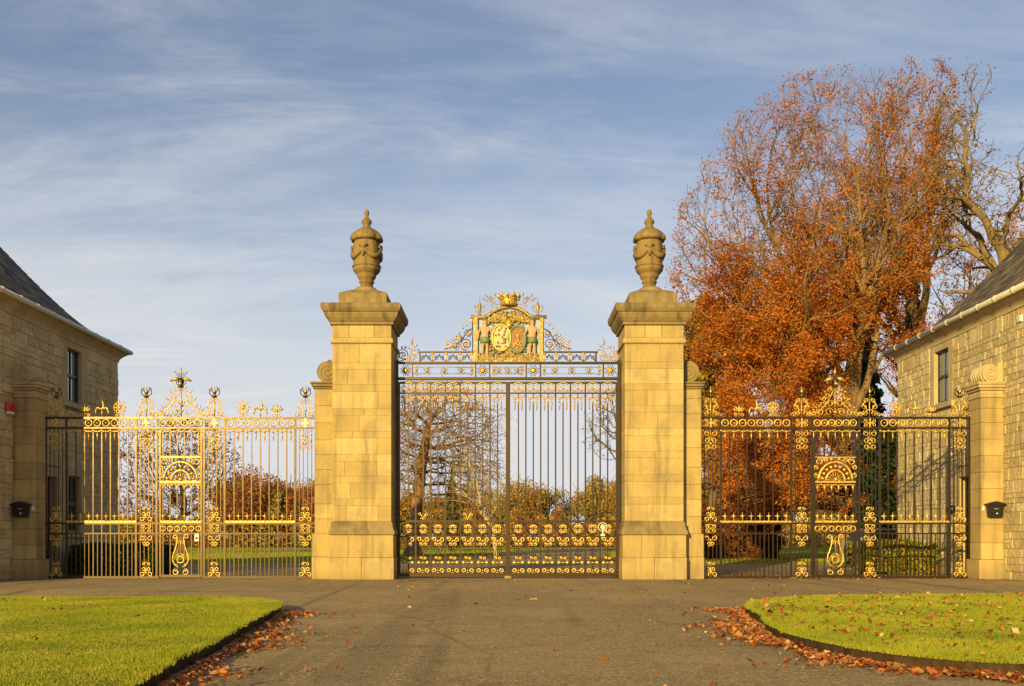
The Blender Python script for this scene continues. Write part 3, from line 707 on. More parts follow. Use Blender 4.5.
b = MB(); b.cbox(-0.09, 0.09, -0.14, 0.10, 0.0, 0.07, 0.015); o = b.build('gate_stop', 'dressed', None, (0, GY, 0)); tag(o, 'small pale stone stop on the ground where the two gates meet', 'gate stop')

# overthrow
OZ = gz(380)
def overthrow():
    t = thing('gate_overthrow', 'gilded wrought iron overthrow with crowned armorial panel above the closed gates', 'overthrow', (0, GY, OZ))
    L = (0, 0, -OZ); B = lambda: MB((0, 0, 0), 1)
    b = B()
    for s in (-1, 1): b.box(s*109.6*K, s*112.2*K, -0.05, 0.05, 0.0, gz(360))
    b.build('jamb', 'iron', t, L)
    b = B(); b.box(-112*K, 112*K, -0.06, 0.06, gz(380), gz(377.4)); b.build('lower_rail', 'iron', t, L)
    b = B(); b.box(-112*K, 112*K, -0.06, 0.06, gz(364), gz(362)); b.build('upper_rail', 'iron', t, L)
    b = B()
    for s in (-1, 1): b.box(s*34*K, s*90*K, -0.03, 0.03, gz(352.8), gz(351.4))
    for u in (-88, -75.5, -61.7, -48, 48, 61.7, 75.5, 88): b.box((u-0.8)*K, (u+0.8)*K, -0.025, 0.025, gz(362), gz(352.8))
    for s in (-1, 1):
        for u in (95.3, 32.3, 18.3): b.box((s*u-0.7)*K, (s*u+0.7)*K, -0.025, 0.025, gz(377.4), gz(364))
    b.build('muntin', 'iron', t, L)
    def orn(name, mat, fn, u, y): 
        b = MB((u*K, -0.01, gz(y)-OZ), K); fn(b); return b.build(name, mat, t)
    def spokes(b):
        for i in range(16): a = 2*PI*i/16; stem(b, [(1.6*math.cos(a), 1.6*math.sin(a)), ((6.4 if i % 2 else 5.2)*math.cos(a), (6.2 if i % 2 else 5.2)*math.sin(a))], 0.3, 4)
    def rosb(b):
        b.ball((0, -0.8, 0), 2.5, sy=0.5, n=10)
        for i in range(8): a = 2*PI*i/8; leafb(b, 1.5*math.cos(a), 1.5*math.sin(a), a, 3, 0.8)
    for u in (-102.3, -25.3, 25.3, 102.3): orn('rosette_spokes', 'iron', spokes, u, 370.6); orn('rosette', 'gold', rosb, u, 370.6)
    def panel(hw):
        def g(b):
            n = max(2, int(hw/8))
            for v in (-3.2, 3.2): stem(b, [(-hw, v), (hw, v)], 0.32, 4)
            for s in (-1, 1):
                b.box(s*(hw-0.6), s*(hw+0.2), -0.4, 0.4, -5.6, 5.6)
                curl(b, s*(hw-3.2), 3.0, 2.0, PI/2, s, tr=0.45); curl(b, s*(hw-3.2), -3.0, 2.0, -PI/2, -s, tr=0.45); b.ball((s*(hw-3), -0.2, 0), 1.4)
                c = s*hw*0.55
                for w in (-1, 1): curl(b, c+w*2.4, 2.0, 1.9, PI/2, w, tr=0.45); curl(b, c+w*2.4, -2.0, 1.9, -PI/2, -w, tr=0.45)
                b.ball((c, -0.3, 0), 1.6, sz=1.7)
            for w in (-1, 1): curl(b, w*2.4, 2.0, 1.9, PI/2, w, tr=0.45); curl(b, w*2.4, -2.0, 1.9, -PI/2, -w, tr=0.45)
            b.ball((0, -0.3, 0), 1.5, sz=2)
        return g
    for u, hw in ((-63.8, 30.6), (0, 17.3), (63.8, 30.6)): orn('frieze_panel', 'gold_dull', panel(hw), u, 370.6)
    def cell(b):
        for s in (-1, 1): curl(b, s*2.7, -0.4, 2.3, PI/2, -s, tr=0.45, n=10)
        stem(b, curve((-5, -3.6), (0, 6), (5, -3.6)), 0.45); b.ball((0, 0, 2), 0.9)
    for u in (-82, -68.6, -54.8, -41, 41, 54.8, 68.6, 82): orn('cell_scroll', 'iron', cell, u, 357.2)
    def cellg(b): b.box(-1.2, 1.2, -1.2, -0.9, -2.5, 4.5); b.ball((0, -1, 3), 1.7, sy=0.5)
    for u in (-75.5, -61.7, -48, -36.6, 36.6, 48, 61.7, 75.5): orn('gilt_drop', 'gold_dull', cellg, u, 357.2)
    for s in (-1, 1):
        # end scroll clusters
        def e1(b):
            curl(b, s*7, 7, 6.2, PI, s, 1.7, 0.6, 22); curl(b, s*-3, 4, 3.4, 0, -s, 1.4, 0.55); curl(b, s*13, 4, 3.2, PI/2, -s, 1.3, 0.5); stem(b, curve((s*13, 0.5), (s*-2, 2), (s*-5, 13)), 0.5)
            stem(b, curve((s*1, 6), (s*-4, 13), (s*-2, 19)), 0.5)
        orn('end_scroll', 'gold_dull', e1, s*98, 362)
        def e2(b):
            for x, z, a, L_ in ((-2, 19, 100, 5), (-4, 15, 150, 4.5), (-3, 17, 60, 4.5), (0, 13, 40, 4), (-6, 12, 170, 4), (4, 13, 70, 3.5), (8, 13, 90, 3)): leafb(b, s*x, z, R(a) if s > 0 else PI-R(a), L_, 1.1)
            for x, z, r in ((2, 3, 2.6), (9, 7, 3.4), (-5, 8, 2.4)): curl(b, s*x, z, r, 0, s, tr=0.55)
        orn('end_leaves', 'gold', e2, s*98, 362)
        # stepped scrollwork beside the armorial panel
        def e3(b):
            x = lambda q: s*q
            stem(b, curve((x(-29), 2), (x(-14), 5), (x(-8), 17), 10), 0.55); stem(b, curve((x(-8), 17), (x(-4), 23), (x(-1), 22), 8), 0.55)
            curl(b, x(-7), 7, 6.4, -PI/2, s, 1.6, 0.6, 22); curl(b, x(-18), 5, 4.4, -PI/2, -s, 1.5, 0.5, 18); curl(b, x(-5), 17.5, 4.4, PI, s, 1.4, 0.5, 18); curl(b, x(-13), 13, 3.6, 0, s, 1.3, 0.5); curl(b, x(-26), 3, 2.6, PI/2, s, 1.3, 0.5); curl(b, x(-1.5), 30, 2.6, PI/2, s, 1.3, 0.5); stem(b, [(x(-0.8), 0), (x(-0.8), 31)], 0.5)
        orn('side_scroll', 'iron', e3, -s*-36, 351.2) if False else None
        def e4(b):
            b2 = lambda q: s*q
            stem(b, curve((b2(29), 2), (b2(14), 5), (b2(8), 17), 10), 0.55); stem(b, curve((b2(8), 17), (b2(4), 23), (b2(1), 22), 8), 0.55)
            curl(b, b2(7), 7, 6.4, -PI/2, s, 1.6, 0.6, 22); curl(b, b2(18), 5, 4.4, -PI/2, -s, 1.5, 0.5, 18); curl(b, b2(5), 17.5, 4.4, PI, s, 1.4, 0.5, 18); curl(b, b2(13), 13, 3.6, 0, s, 1.3, 0.5); stem(b, [(b2(0.8), 0), (b2(0.8), 33)], 0.5)
        orn('side_scroll', 'iron', e4, s*34.6, 351.2)
        def e5(b):
            curl(b, s*27, 3, 2.5, PI/2, s, 1.3, 0.55); curl(b, s*1.8, 30, 2.8, PI/2, s, 1.3, 0.6)
            for x_, z, a in ((22, 8, 100), (24, 6, 60), (18, 11, 110), (19, 10, 70), (14, 16, 90), (16, 14, 50), (10, 22, 80), (6, 25, 60), (25, 9, 40), (27, 5, 110)): leafb(b, s*x_, z, R(a) if s > 0 else PI-R(a), 4, 1.1)
            for x_, z in ((7, 7), (18, 5), (5, 17), (13, 13)): b.ball((s*x_, -0.5, z), 1.2)
            for x_, z, r in ((22, 4, 2.6), (7, 7, 3.4), (18, 5, 2.2), (5, 17, 2.4), (14, 12, 2.6), (11, 3, 2.0)): curl(b, s*x_, z, r, 0, -s, tr=0.55)
            leafb(b, s*7, 1, PI/2+0.4*s, 4, 1.0); leafb(b, s*12, 4, PI/2-0.6*s, 4, 1.0)
        orn('side_leaves', 'gold', e5, s*34.6, 351.2)
    # armorial panel
    b = B()
    for s in (-1, 1): b.box((0.6+s*34.5)*K, (0.6+s*31)*K, -0.06, 0.03, gz(362), gz(318.2))
    b.build('panel_pilaster', 'gold_dull', t, L)
    b = MB((0.6*K, 0, gz(362)-OZ), K)
    top = [(-38, 44.5), (-24, 44.5)]+[(x, 44.5+10.5*math.cos(PI/2*min(1, abs(x)/22))**0.8) for x in np.linspace(-21, 21, 19)]+[(24, 44.5), (38, 44.5)]
    b.tube([(x, -0.6, z) for x, z in top], 1.5, 4); b.tube([(x, -1.2, z+1.4) for x, z in top], 0.8, 4)
    b.build('pediment_rail', 'gold_dull', t)
    Z0 = gz(362)-OZ; rr = random.Random(8)
    def ab(): return MB((0.6*K, -0.02, Z0), K)
    b = ab(); b.prism([(-30.9, 0.3), (30.9, 0.3)]+[(min(30.9, max(-30.9, x)), z-1.2) for x, z in top[::-1]], 2.2, 2.6); b.build('painted_panel', 'panel_paint', t)
    b = ab()           # base foliage and mantling
    for i in range(330):
        x = rr.uniform(-30, 30); z = rr.uniform(0.5, 7+(9 if abs(x) < 17 else 1)); leafb(b, x, z, rr.uniform(0.1, 3.0), rr.uniform(2, 4), 1.0)
    for x in range(-27, 28, 9): curl(b, x, 4, 3.0, PI/2, 1 if x > 0 else -1, tr=0.7)
    b.box(-31, 31, -0.2, 0.4, 0.2, 4.2)
    b.build('gilt_foliage', 'gold_dull', t)
    b = ab()
    for s in (-1, 1):
        for i in range(150):
            q = rr.random(); x = s*(q*20); z = 50-8*q*q-rr.random()*(12-9*q); leafb(b, x, z, PI/2+s*rr.uniform(-2.4, -0.6), rr.uniform(2, 4.5), 1.0)
        curl(b, s*6, 45, 4, PI, s, tr=0.7); curl(b, s*14, 46, 2.6, PI, s, tr=0.6)
    b.build('mantling', 'gold_dull', t)
    b = ab()            # openwork gilding that fills the field round the shields
    for i in range(260):
        x = rr.uniform(-19, 19); z = rr.uniform(12, 46)
        if abs(x) < 19-max(0, z-30)*0.5: leafb(b, x, z, rr.uniform(0, 2*PI), rr.uniform(2, 4), 0.8)
    b.build('openwork', 'gold_dull', t).location.y += 0.02
    def oval(b, cx, cz, rx, rz, y0, y1, n=26): b.prism([(cx+rx*math.cos(2*PI*i/n), cz+rz*math.sin(2*PI*i/n)) for i in range(n)], y0, y1)
    def oring(b, cx, cz, rx, rz, tr, y, n=26): b.tube([(cx+rx*math.cos(2*PI*i/n), y, cz+rz*math.sin(2*PI*i/n)) for i in range(n+1)], tr, 6, cap=False)
    b = ab(); oval(b, -7.2, 24, 9, 13, -1.2, 0.2); sh = b.build('oval_shield', 'cream_paint', t)
    b = ab(); oring(b, -7.2, 24, 9.2, 13.2, 1.1, -1.2); b.build('shield_border', 'gold', sh)
    b = ab()
    for i in range(34):
        x = rr.uniform(-13, -1); z = rr.uniform(14, 34)
        if ((x+7.2)/7)**2+((z-24)/11)**2 < 1 and ((x < -7.2) == (z > 24)): leafb(b, x, z, rr.uniform(0, PI), 3.4, 1.2)
    b.build('quarter_charge', 'red_paint', sh).location.y -= 1.2*K
    b = ab()
    for x, z in ((-3.5, 30), (-4.5, 27), (-2.8, 33), (-10.5, 19), (-11.5, 15.5), (-9, 15), (-3.5, 19)): b.ball((x, -1.6, z), 1.2, sy=0.5)
    b.build('quarter_device', 'blue_paint', sh)
    b = ab(); oval(b, 8.6, 22, 7.6, 12.4, -1.0, 0.2); sh = b.build('oval_shield', 'red_paint', t)
    b = ab(); oring(b, 8.6, 22.5, 8.2, 13.4, 1.3, -1.0); b.build('wreath', 'green_paint', sh)
    b = ab()
    for i in range(16): leafb(b, rr.uniform(4.5, 11), rr.uniform(13, 28), rr.uniform(0, PI), 4, 1.0)
    b.build('shield_charge', 'gold', sh).location.y -= 1.2*K
    b = ab(); b.ball((0.5, -1.4, 36), 2.6, sx=1.2); b.ball((0.5, -1.4, 40), 2.0); b.tube([(-4, -1, 37), (0.5, -1.6, 40), (5, -1, 37)], 1.2, 6); b.build('helm', 'gold', t)
    for s in (-1, 1):      # pair of carved supporters, one continuous surface each
        verts = [(0, 0, 22), (0, 0, 27), (0, 0, 32), (0, 0, 35.2), (0, 0, 36.6), (0, -0.2, 38.4), (0, -0.4, 40.2), (0, -0.2, 41.8)]; rad = [3.4, 3.2, 4.2, 2.6, 1.5, 2.3, 2.6, 1.7]
        edges = [(0, 1), (1, 2), (2, 3), (3, 4), (4, 5), (5, 6), (6, 7)]
        def lim(root, pts):
            p = root
            for (x, y, z, r) in pts: verts.append((x, y, z)); rad.append(r); edges.append((p, len(verts)-1)); p = len(verts)-1
        lim(0, [(-2.0, 0, 19, 2.4), (-2.3, -0.5, 12, 1.7), (-2.4, 0, 5, 1.2), (-2.8, -1.2, 3.6, 1.0)]); lim(0, [(2.0, 0, 19, 2.4), (2.4, -0.5, 12, 1.7), (2.6, 0, 5, 1.2), (3.2, -1.2, 3.6, 1.0)])
        lim(2, [(-4.6, 0, 33, 1.7), (-6.4, 0, 28.5, 1.4), (-6.8, -0.6, 24, 1.1), (-6.6, -0.8, 22.4, 0.9)]) if s < 0 else lim(2, [(4.6, 0, 33, 1.7), (6.4, 0, 28.5, 1.4), (6.8, -0.6, 24, 1.1), (6.6, -0.8, 22.4, 0.9)])
        lim(2, [(-s*4.6, 0, 33, 1.7), (-s*6.2, -0.6, 30, 1.4), (-s*7.6, -1.2, 27, 1.1), (-s*8.2, -1.2, 26, 0.9)])
        me = bpy.data.meshes.new('supporter_figure'); me.from_pydata([(x*K*1.02, y*K, z*K) for x, y, z in verts], edges, []); 
        o = bpy.data.objects.new('tmp', me); col.objects.link(o); sk = o.modifiers.new('s', 'SKIN'); ss = o.modifiers.new('ss', 'SUBSURF'); ss.levels = 1; ss.render_levels = 1
        for i, r in enumerate(rad): me.skin_vertices[0].data[i].radius = (r*K, r*K*0.8)
        me.skin_vertices[0].data[0].use_root = True
        dg = bpy.context.evaluated_depsgraph_get(); m2 = bpy.data.meshes.new_from_object(o.evaluated_get(dg)); bpy.data.objects.remove(o)
        m2.materials.clear(); m2.materials.append(M['skin']); m2.polygons.foreach_set('use_smooth', [True]*len(m2.polygons)); m2.name = 'supporter_figure'
        fg = put('supporter_figure', m2, t, ((0.6+s*23.6)*K, -0.03, Z0))
        b = MB((0, 0, 0), K); b.lathe([(3.6, 24.5), (4.4, 23), (4.9, 20.5), (4.6, 18.6), (3.2, 18.2)], n=14, fn=lambda a, z: (1.0 if z > 20 else 1+0.08*math.sin(5*a))); b.build('loincloth', 'green_paint', fg)
        b = MB((0, 0, 0), K); b.lathe([(2.0, 41.2), (2.7, 41.4), (2.8, 42.2), (2.1, 43.0), (0.6, 43.2)], n=12); b.build('wreath', 'green_paint', fg)
    # crown
    b = MB((1.0*K, -0.02, gz(306)-OZ), K)
    n = 30; vs = []; prof = [(8.0, 0.4), (8.6, 2.8), (8.3, 3.2), (9.6, 7), (11.6, 10.6)]
    b.lathe([(7.6, 0.0), (8.4, 0.4), (8.4, 2.6), (7.8, 3.0), (8.8, 6.6), (10.4, 9.0), (9.8, 9.0), (8.2, 6.6), (7.2, 3)], n=30, fn=lambda a, z: 1.0)
    for i in range(10):
        a = 2*PI*i/10+0.15; c, s_ = math.cos(a), math.sin(a)
        b.tube([(9.2*c, 9.2*s_, 7.4), (10.6*c, 10.6*s_, 10), (11.0*c, 11.0*s_, 11.6)], [1.6, 1.9, 0.6], 6); b.ball((10*c, 10*s_, 6), 1.0)
    cr = b.build('crown', 'gold', t)
    b = MB((1.0*K, -0.02, gz(306)-OZ), K)
    for i in range(12): a = 2*PI*i/12; b.ball((8.7*math.cos(a), 8.7*math.sin(a), 1.6), 0.8)
    b.build('jewel', 'red_paint', cr)
    for s in (-1, 1):
        def sp(b):
            stem(b, curve((s*11, 1.5), (s*18, 3), (s*22, 9)), 0.5); stem(b, curve((s*13, 2), (s*16, 6), (s*14, 10)), 0.4); curl(b, s*17, 0.5, 2.2, PI/2, s, tr=0.4)
            for x, z, a in ((22, 9, 60), (20, 7, 120), (14, 10, 90), (16, 7, 40), (18, 5, 100), (21, 5, 10), (24, 6, 40)): leafb(b, s*x, z, R(a) if s > 0 else PI-R(a), 3.6, 0.9)
        orn('crown_sprig', 'gold_dull', sp, 1.0, 306)
        def fin(b):
            b.lathe([(2.0, 0), (2.0, 0.8), (0.8, 1.4), (1.2, 4), (2.2, 7), (1.9, 10), (0.9, 12), (0.5, 14), (0.1, 18)], n=8)
            for q in (-1, 1): stem(b, curve((q*0.8, 3), (q*5.6, 3.5), (q*5.2, 8)), 0.45); curl(b, q*4.3, 8.6, 1.4, 0 if q > 0 else PI, q, tr=0.35, n=8)
        orn('finial', 'gold_dull', fin, 0.6+s*29, 315.2)
overthrow()

# ------------------------------------------------------------------ side screens
PILS = (202.5, 293.5, 361.5, 451.5)
def screen(s, label):
    t = thing('iron_screen', label, 'railing', (s*327*K, GY, 0), 'gilded iron screens beside the gates'); bx = s*327*K; L = (-bx, 0, 0); B = (bx, 0, 0)
    X = lambda u: s*u*K
    b = MB()
    for y, h in ((418, 0.028), (428, 0.022)): b.box(X(191), X(467), -0.035, 0.035, gz(y)-h, gz(y)+h)
    b.build('top_rail', 'iron', t, L)
    b = MB()
    for (a, c) in ((191, 305), (349, 467)):
        for y, h in ((523.5, 0.024), (533.5, 0.018)): b.box(X(a), X(c), -0.03, 0.03, gz(y)-h, gz(y)+h)
        b.box(X(a), X(c), -0.035, 0.035, gz(578.2), gz(576.2))
    b.build('lower_rail', 'iron', t, L)
    for pc in PILS:
        for d in (-10.3, 10.3): vbar('post', X(pc+d), 0.0, gz(417), t, w=0.026, base=B)
        for d in (-6.2, -2.2, 2.2, 6.2): vbar('pilaster_bar', X(pc+d), gz(578), gz(428), t, w=0.010, base=B)
        P = lambda nm, key, y, dy=-0.03: put(nm, ME[key], t, (X(pc)-bx, dy, gz(y)))
        c = P('crest', 'pilaster_crest', 417, 0); P('lily_finial', 'lily_finial', 417, 0); P('finial_bud', 'finial_bud', 417, 0)
        P('frieze_boss', 'frieze_boss', 423); P('hanging_scroll', 'hanging_scroll', 430.5); P('bell_scroll', 'bell_scroll', 522); P('knot_scroll', 'knot_scroll', 528.4); P('heart_scroll', 'heart_scroll', 535)
        P('bell_scroll', 'bell_scroll', 577)
    vbar('post', X(466.5), 0.0, gz(417), t, w=0.045, base=B)
    vbar('post', X(191.8), 0.0, gz(417), t, w=0.028, base=B)
    for (a, c) in ((213, 283), (372, 441)):
        n = 8; w = (c-a)/(n+0.0)
        for i in range(n+0):
            u = a+w*(i+0.5) if False else a+w*i+w*0.95
            if i < n-1: vbar('bar', X(u), gz(577), gz(428), t, base=B, w=0.0145)
            vbar('short_bar', X(a+w*i+w*0.45), gz(577), gz(533), t, base=B, w=0.010)
        b = MB()     # gilt circles in the top band, pendants below
        for i in range(n): ring_b = OBx(b, s*(a+w*(i+0.45)), 423); ring(ring_b, 0, 0, 3.4, 0.75, 12); ring_b.ball((0, 0, 0), 0.9); b.v = ring_b.v; b.f = ring_b.f; b.sm = ring_b.sm
        b.build('circle_band', 'gold', t, (-bx, -0.02, 0))
        b = MB()
        for i in range(n):
            q = OBx(b, s*(a+w*(i+0.45)), 429.5)
            stem(q, curve((-4, -1), (0, -3.4), (4, -1)), 0.8); q.ball((0, 0, -2), 1.3); q.tube([(0, 0, -3), (0, 0, -6), (0, 0, -11.5)], [0.5, 0.9, 0.3], 5); q.ball((-4, 0, -1.2), 1.2); b.v, b.f, b.sm = q.v, q.f, q.sm
        b.build('pendant_row', 'gold', t, (-bx, -0.015, 0))
        b = MB()
        for i in range(n):
            q = OBx(b, s*(a+w*(i+0.45)), 523)
            q.tube([(0, 0, 0), (0, 0, 7), (0, 0, 11)], [0.7, 0.8, 0.15], 5); stem(q, [(-2.6, 7), (2.6, 7)], 0.65); q.ball((0, 0, 1.6), 1.3); q.ball((-4.2, 0, 1.6), 1.2); b.v, b.f, b.sm = q.v, q.f, q.sm
        b.box(X(a), X(c), -0.02, 0.02, gz(522.6), gz(520.8))
        b.build('spear_row', 'gold', t, (-bx, -0.01, 0))
    for u, key in ((231, 'leaf_crest'), (247.6, 'lily_crest'), (265, 'flower_crest'), (388.5, 'flower_crest'), (406, 'lily_crest'), (423, 'leaf_crest')):
        put(key, ME[key], t, (X(u)-bx, 0, gz(417)))
    # wicket frieze and crest
    b = MB()
    for i in range(6):
        q = OBx(b, s*(309+7.2*i), 423); ring(q, 0, 0, 3.2, 0.8, 12); q.ball((0, 0, 0), 1.1); b.v, b.f, b.sm = q.v, q.f, q.sm
    b.build('circle_band', 'gold', t, (-bx, -0.02, 0))
    b = MB()
    for i in range(7):
        q = OBx(b, s*(305.5+7.2*i), 429.5); stem(q, curve((-3.6, -1), (0, -3.4), (3.6, -1)), 0.8); q.tube([(0, 0, -2), (0, 0, -6), (0, 0, -11)], [0.6, 0.9, 0.3], 5); b.v, b.f, b.sm = q.v, q.f, q.sm
    b.build('pendant_row', 'gold', t, (-bx, -0.015, 0))
    b = MB((0, 0, gz(417)), K)
    for q in (-1, 1):
        for (x, z, r, a0, d) in ((21.5, 3.4, 2.6, PI/2, 1), (25.8, 3.2, 2.2, PI/2, 1), (15, 4.5, 4.0, 0, 1), (6, 5, 4.4, PI, -1), (12.2, 12.6, 3.8, PI/2, 1), (4.4, 13.5, 3.6, PI, -1), (11.5, 18.2, 2.4, PI/2, 1), (7.0, 21.5, 3.0, PI, 1), (5.6, 27.8, 2.4, PI/2, 1)):
            curl(b, q*x, z, r, a0 if q > 0 else PI-a0, d*q, tr=0.6)
        stem(b, curve((q*24, 1), (q*8, 8), (q*1.5, 28), 10), 0.5)
        for x, z, a in ((18, 8, 60), (20, 6, 40), (16, 9, 90), (13, 17, 40), (9, 24, 50)): leafb(b, q*x, z, R(a) if q > 0 else PI-R(a), 4, 0.8)
    stem(b, [(0, 0), (0, 30)], 0.7); b.ball((0, -0.4, 14.5), 2.2, sy=0.7); b.ball((0, -0.4, 5), 1.8, sy=0.7)
    wc = b.build('wicket_crest', 'gold', t)
    b = MB((0, 0, gz(417)), K)
    b.lathe([(3.0, 29.5), (3.2, 30.4), (1.2, 31.2), (2.6, 33), (3.4, 35.5), (2.8, 38), (0.8, 39)], n=10)
    for q in (-1, 1): stem(b, curve((q*1, 31), (q*6.5, 33), (q*4.0, 40)), 0.45); stem(b, curve((q*1.5, 37), (q*3, 42), (q*6.5, 45.5)), 0.35); stem(b, curve((q*0.8, 38), (q*1.5, 42), (q*3, 44)), 0.35)
    stem(b, [(0, 38), (0, 44)], 0.5)
    b.build('lily_finial', 'iron', wc)
    b = MB((0, 0, gz(417)), K)
    for q in (-1, 1): b.tube([(q*2, -0.5, 38.5), (q*5.5, -0.8, 38), (q*10.5, -0.3, 36)], [1.4, 2.0, 0.9], 6)
    b.ball((0, -2.6, 33), 1.8); b.tube([(0, 0, 42), (0, 0, 45), (0, 0, 50)], [0.5, 1.3, 0.2], 6)
    b.build('finial_bud', 'gold', wc)
    return t
def OBx(b, u, py):
    q = MB((u*K, 0, gz(py)), K); q.v, q.f, q.sm = b.v, b.f, b.sm; return q
screen(-1, 'gilded iron screen shining in the sun between left pier and left lodge')
screen(1, 'dark barred gilt iron screen between right pier and right lodge')
def wicket(s, label):
    bx = s*327*K; t = thing('wicket_gate', label, 'gate', (bx, GY, 0.03), 'pedestrian wicket gates in the screens'); hw = 21.5*K; L = (0, 0, -0.03)
    b = MB(); b.box(-hw, -hw+0.05, -0.028, 0.028, gz(577), gz(430)); b.box(hw-0.05, hw, -0.028, 0.028, gz(577), gz(430))
    for y, h in ((456.5, 0.02), (483, 0.03), (523.5, 0.026), (533.5, 0.018), (576, 0.035)): b.box(-hw+0.05, hw-0.05, -0.024, 0.024, gz(y)-h, gz(y)+h)
    b.build('frame', 'iron', t, L)
    for i in range(6):
        u = -17.8+7.1*i
        for (z0, z1) in ((gz(457), gz(428)), (gz(575), gz(483))): vbar('bar', u*K, z0, z1, t, w=0.014, base=(0, 0, 0.03))
    b = MB((0, -0.03, gz(482)-0.03), K)      # fan lunette
    for r, tr in ((17, 1.3), (9.5, 1.3)): b.tube([(r*math.cos(PI*i/16), 0, 1+r*1.12*math.sin(PI*i/16)) for i in range(17)], tr, 6)
    for i in range(9):
        a = PI*(i+0.5)/9; b.ball((13.3*math.cos(a), -0.4, 1+14.6*math.sin(a)), 1.8, n=7); stem(b, [(2.5*math.cos(a), 1+2.5*math.sin(a)), (8.5*math.cos(a), 1+9*math.sin(a))], 0.4)
    for q in (-1, 1):
        curl(b, q*16.5, 20.5, 3.8, PI/2, q, tr=0.9); curl(b, q*10, 22, 2.6, PI, q, tr=0.8); curl(b, q*19, 14.5, 2.4, PI/2, -q, tr=0.8); curl(b, q*18.6, 6.5, 2.6, PI/2, -q, tr=0.8); b.ball((q*4, 0, 23), 1.8)
    b.box(-20, 20, -0.4, 0.4, -0.8, 1.0); b.box(-20, 20, -0.4, 0.4, 24.2, 25.2); b.ball((0, -0.4, 2.5), 2.2)
    b.build('fan_panel', 'gold', t)
    b = MB(); bp = MB()
    for i in range(6):
        q = OBx(bp, -17.8+7.1*i, 484); q.tube([(0, 0, 0), (0, 0, -4), (0, 0, -8)], [0.7, 1.1, 0.2], 5); stem(q, curve((-3.5, 0), (0, -3), (3.5, 0)), 0.7); bp.v, bp.f, bp.sm = q.v, q.f, q.sm
        q = OBx(b, -17.8+7.1*i, 523); q.tube([(0, 0, 0), (0, 0, 7), (0, 0, 11)], [0.7, 0.8, 0.15], 5); stem(q, [(-2.4, 7), (2.4, 7)], 0.65); q.ball((0, 0, 1.6), 1.3); q.ball((3.5, 0, 1.6), 1.2); b.v, b.f, b.sm = q.v, q.f, q.sm
    b.box(-20*K, 20*K, -0.02, 0.02, gz(522.6), gz(520.8)); b.build('spear_row', 'gold', t, (0, -0.012, -0.03)); bp.build('pendant_row', 'gold', t, (0, -0.012, -0.03))
    b = MB()
    for i in range(6): q = OBx(b, -17.8+7.1*i, 528.6); ring(q, 0, 0, 2.6, 0.7, 10); b.v, b.f, b.sm = q.v, q.f, q.sm
    b.build('circle_band', 'gold', t, (0, -0.02, -0.03))
    b = MB((-1.5*s*K if False else 0, -0.03, gz(576)-0.03), K)      # lyre ornament
    for q in (-1, 1):
        curl(b, q*5.6, 39.5, 2.6, PI, -q, tr=0.8); b.tube([(x, 0, z) for x, z in curve((q*3.2, 40), (q*3.2, 30), (q*7.5, 21), 8)]+[(x, 0, z) for x, z in curve((q*7.8, 19), (q*8.5, 12), (q*2, 9), 8)], 0.85, 6)
        curl(b, q*4.6, 4, 3.4, PI/2, -q, tr=0.9); b.tube([(q*6, 0, 17), (q*3, 0, 21), (0, 0, 22.5)], 0.8, 5); leafb(b, q*3.5, 32, PI/2+q*0.8, 4, 0.8)
    ring(b, 0, 16.5, 3.4, 0.8, 14); stem(b, [(-5, 35), (5, 35)], 0.5); stem(b, [(0, 24), (0, 40)], 0.5)
    b.build('lyre_scroll', 'gold', t)
    b = MB(); b.cbox(-s*0 + (14.2 if s < 0 else -18.6)*K, (18.6 if s < 0 else -14.2)*K, -0.07, 0.03, gz(541.5), gz(533.8), 0.01); lk = b.build('lock_box', 'white' if s < 0 else 'iron', t, L)
    b = MB(); u = (16.4 if s < 0 else -16.4)*K; b.ball((u, -0.085, gz(538)), 0.03); b.build('knob', 'black', lk, (0, 0, 0))
wicket(-1, 'narrow gilded wicket gate with fan panel and white lock box, in the left screen')
wicket(1, 'narrow gilded wicket gate with fan panel and dark lock, in the right screen')

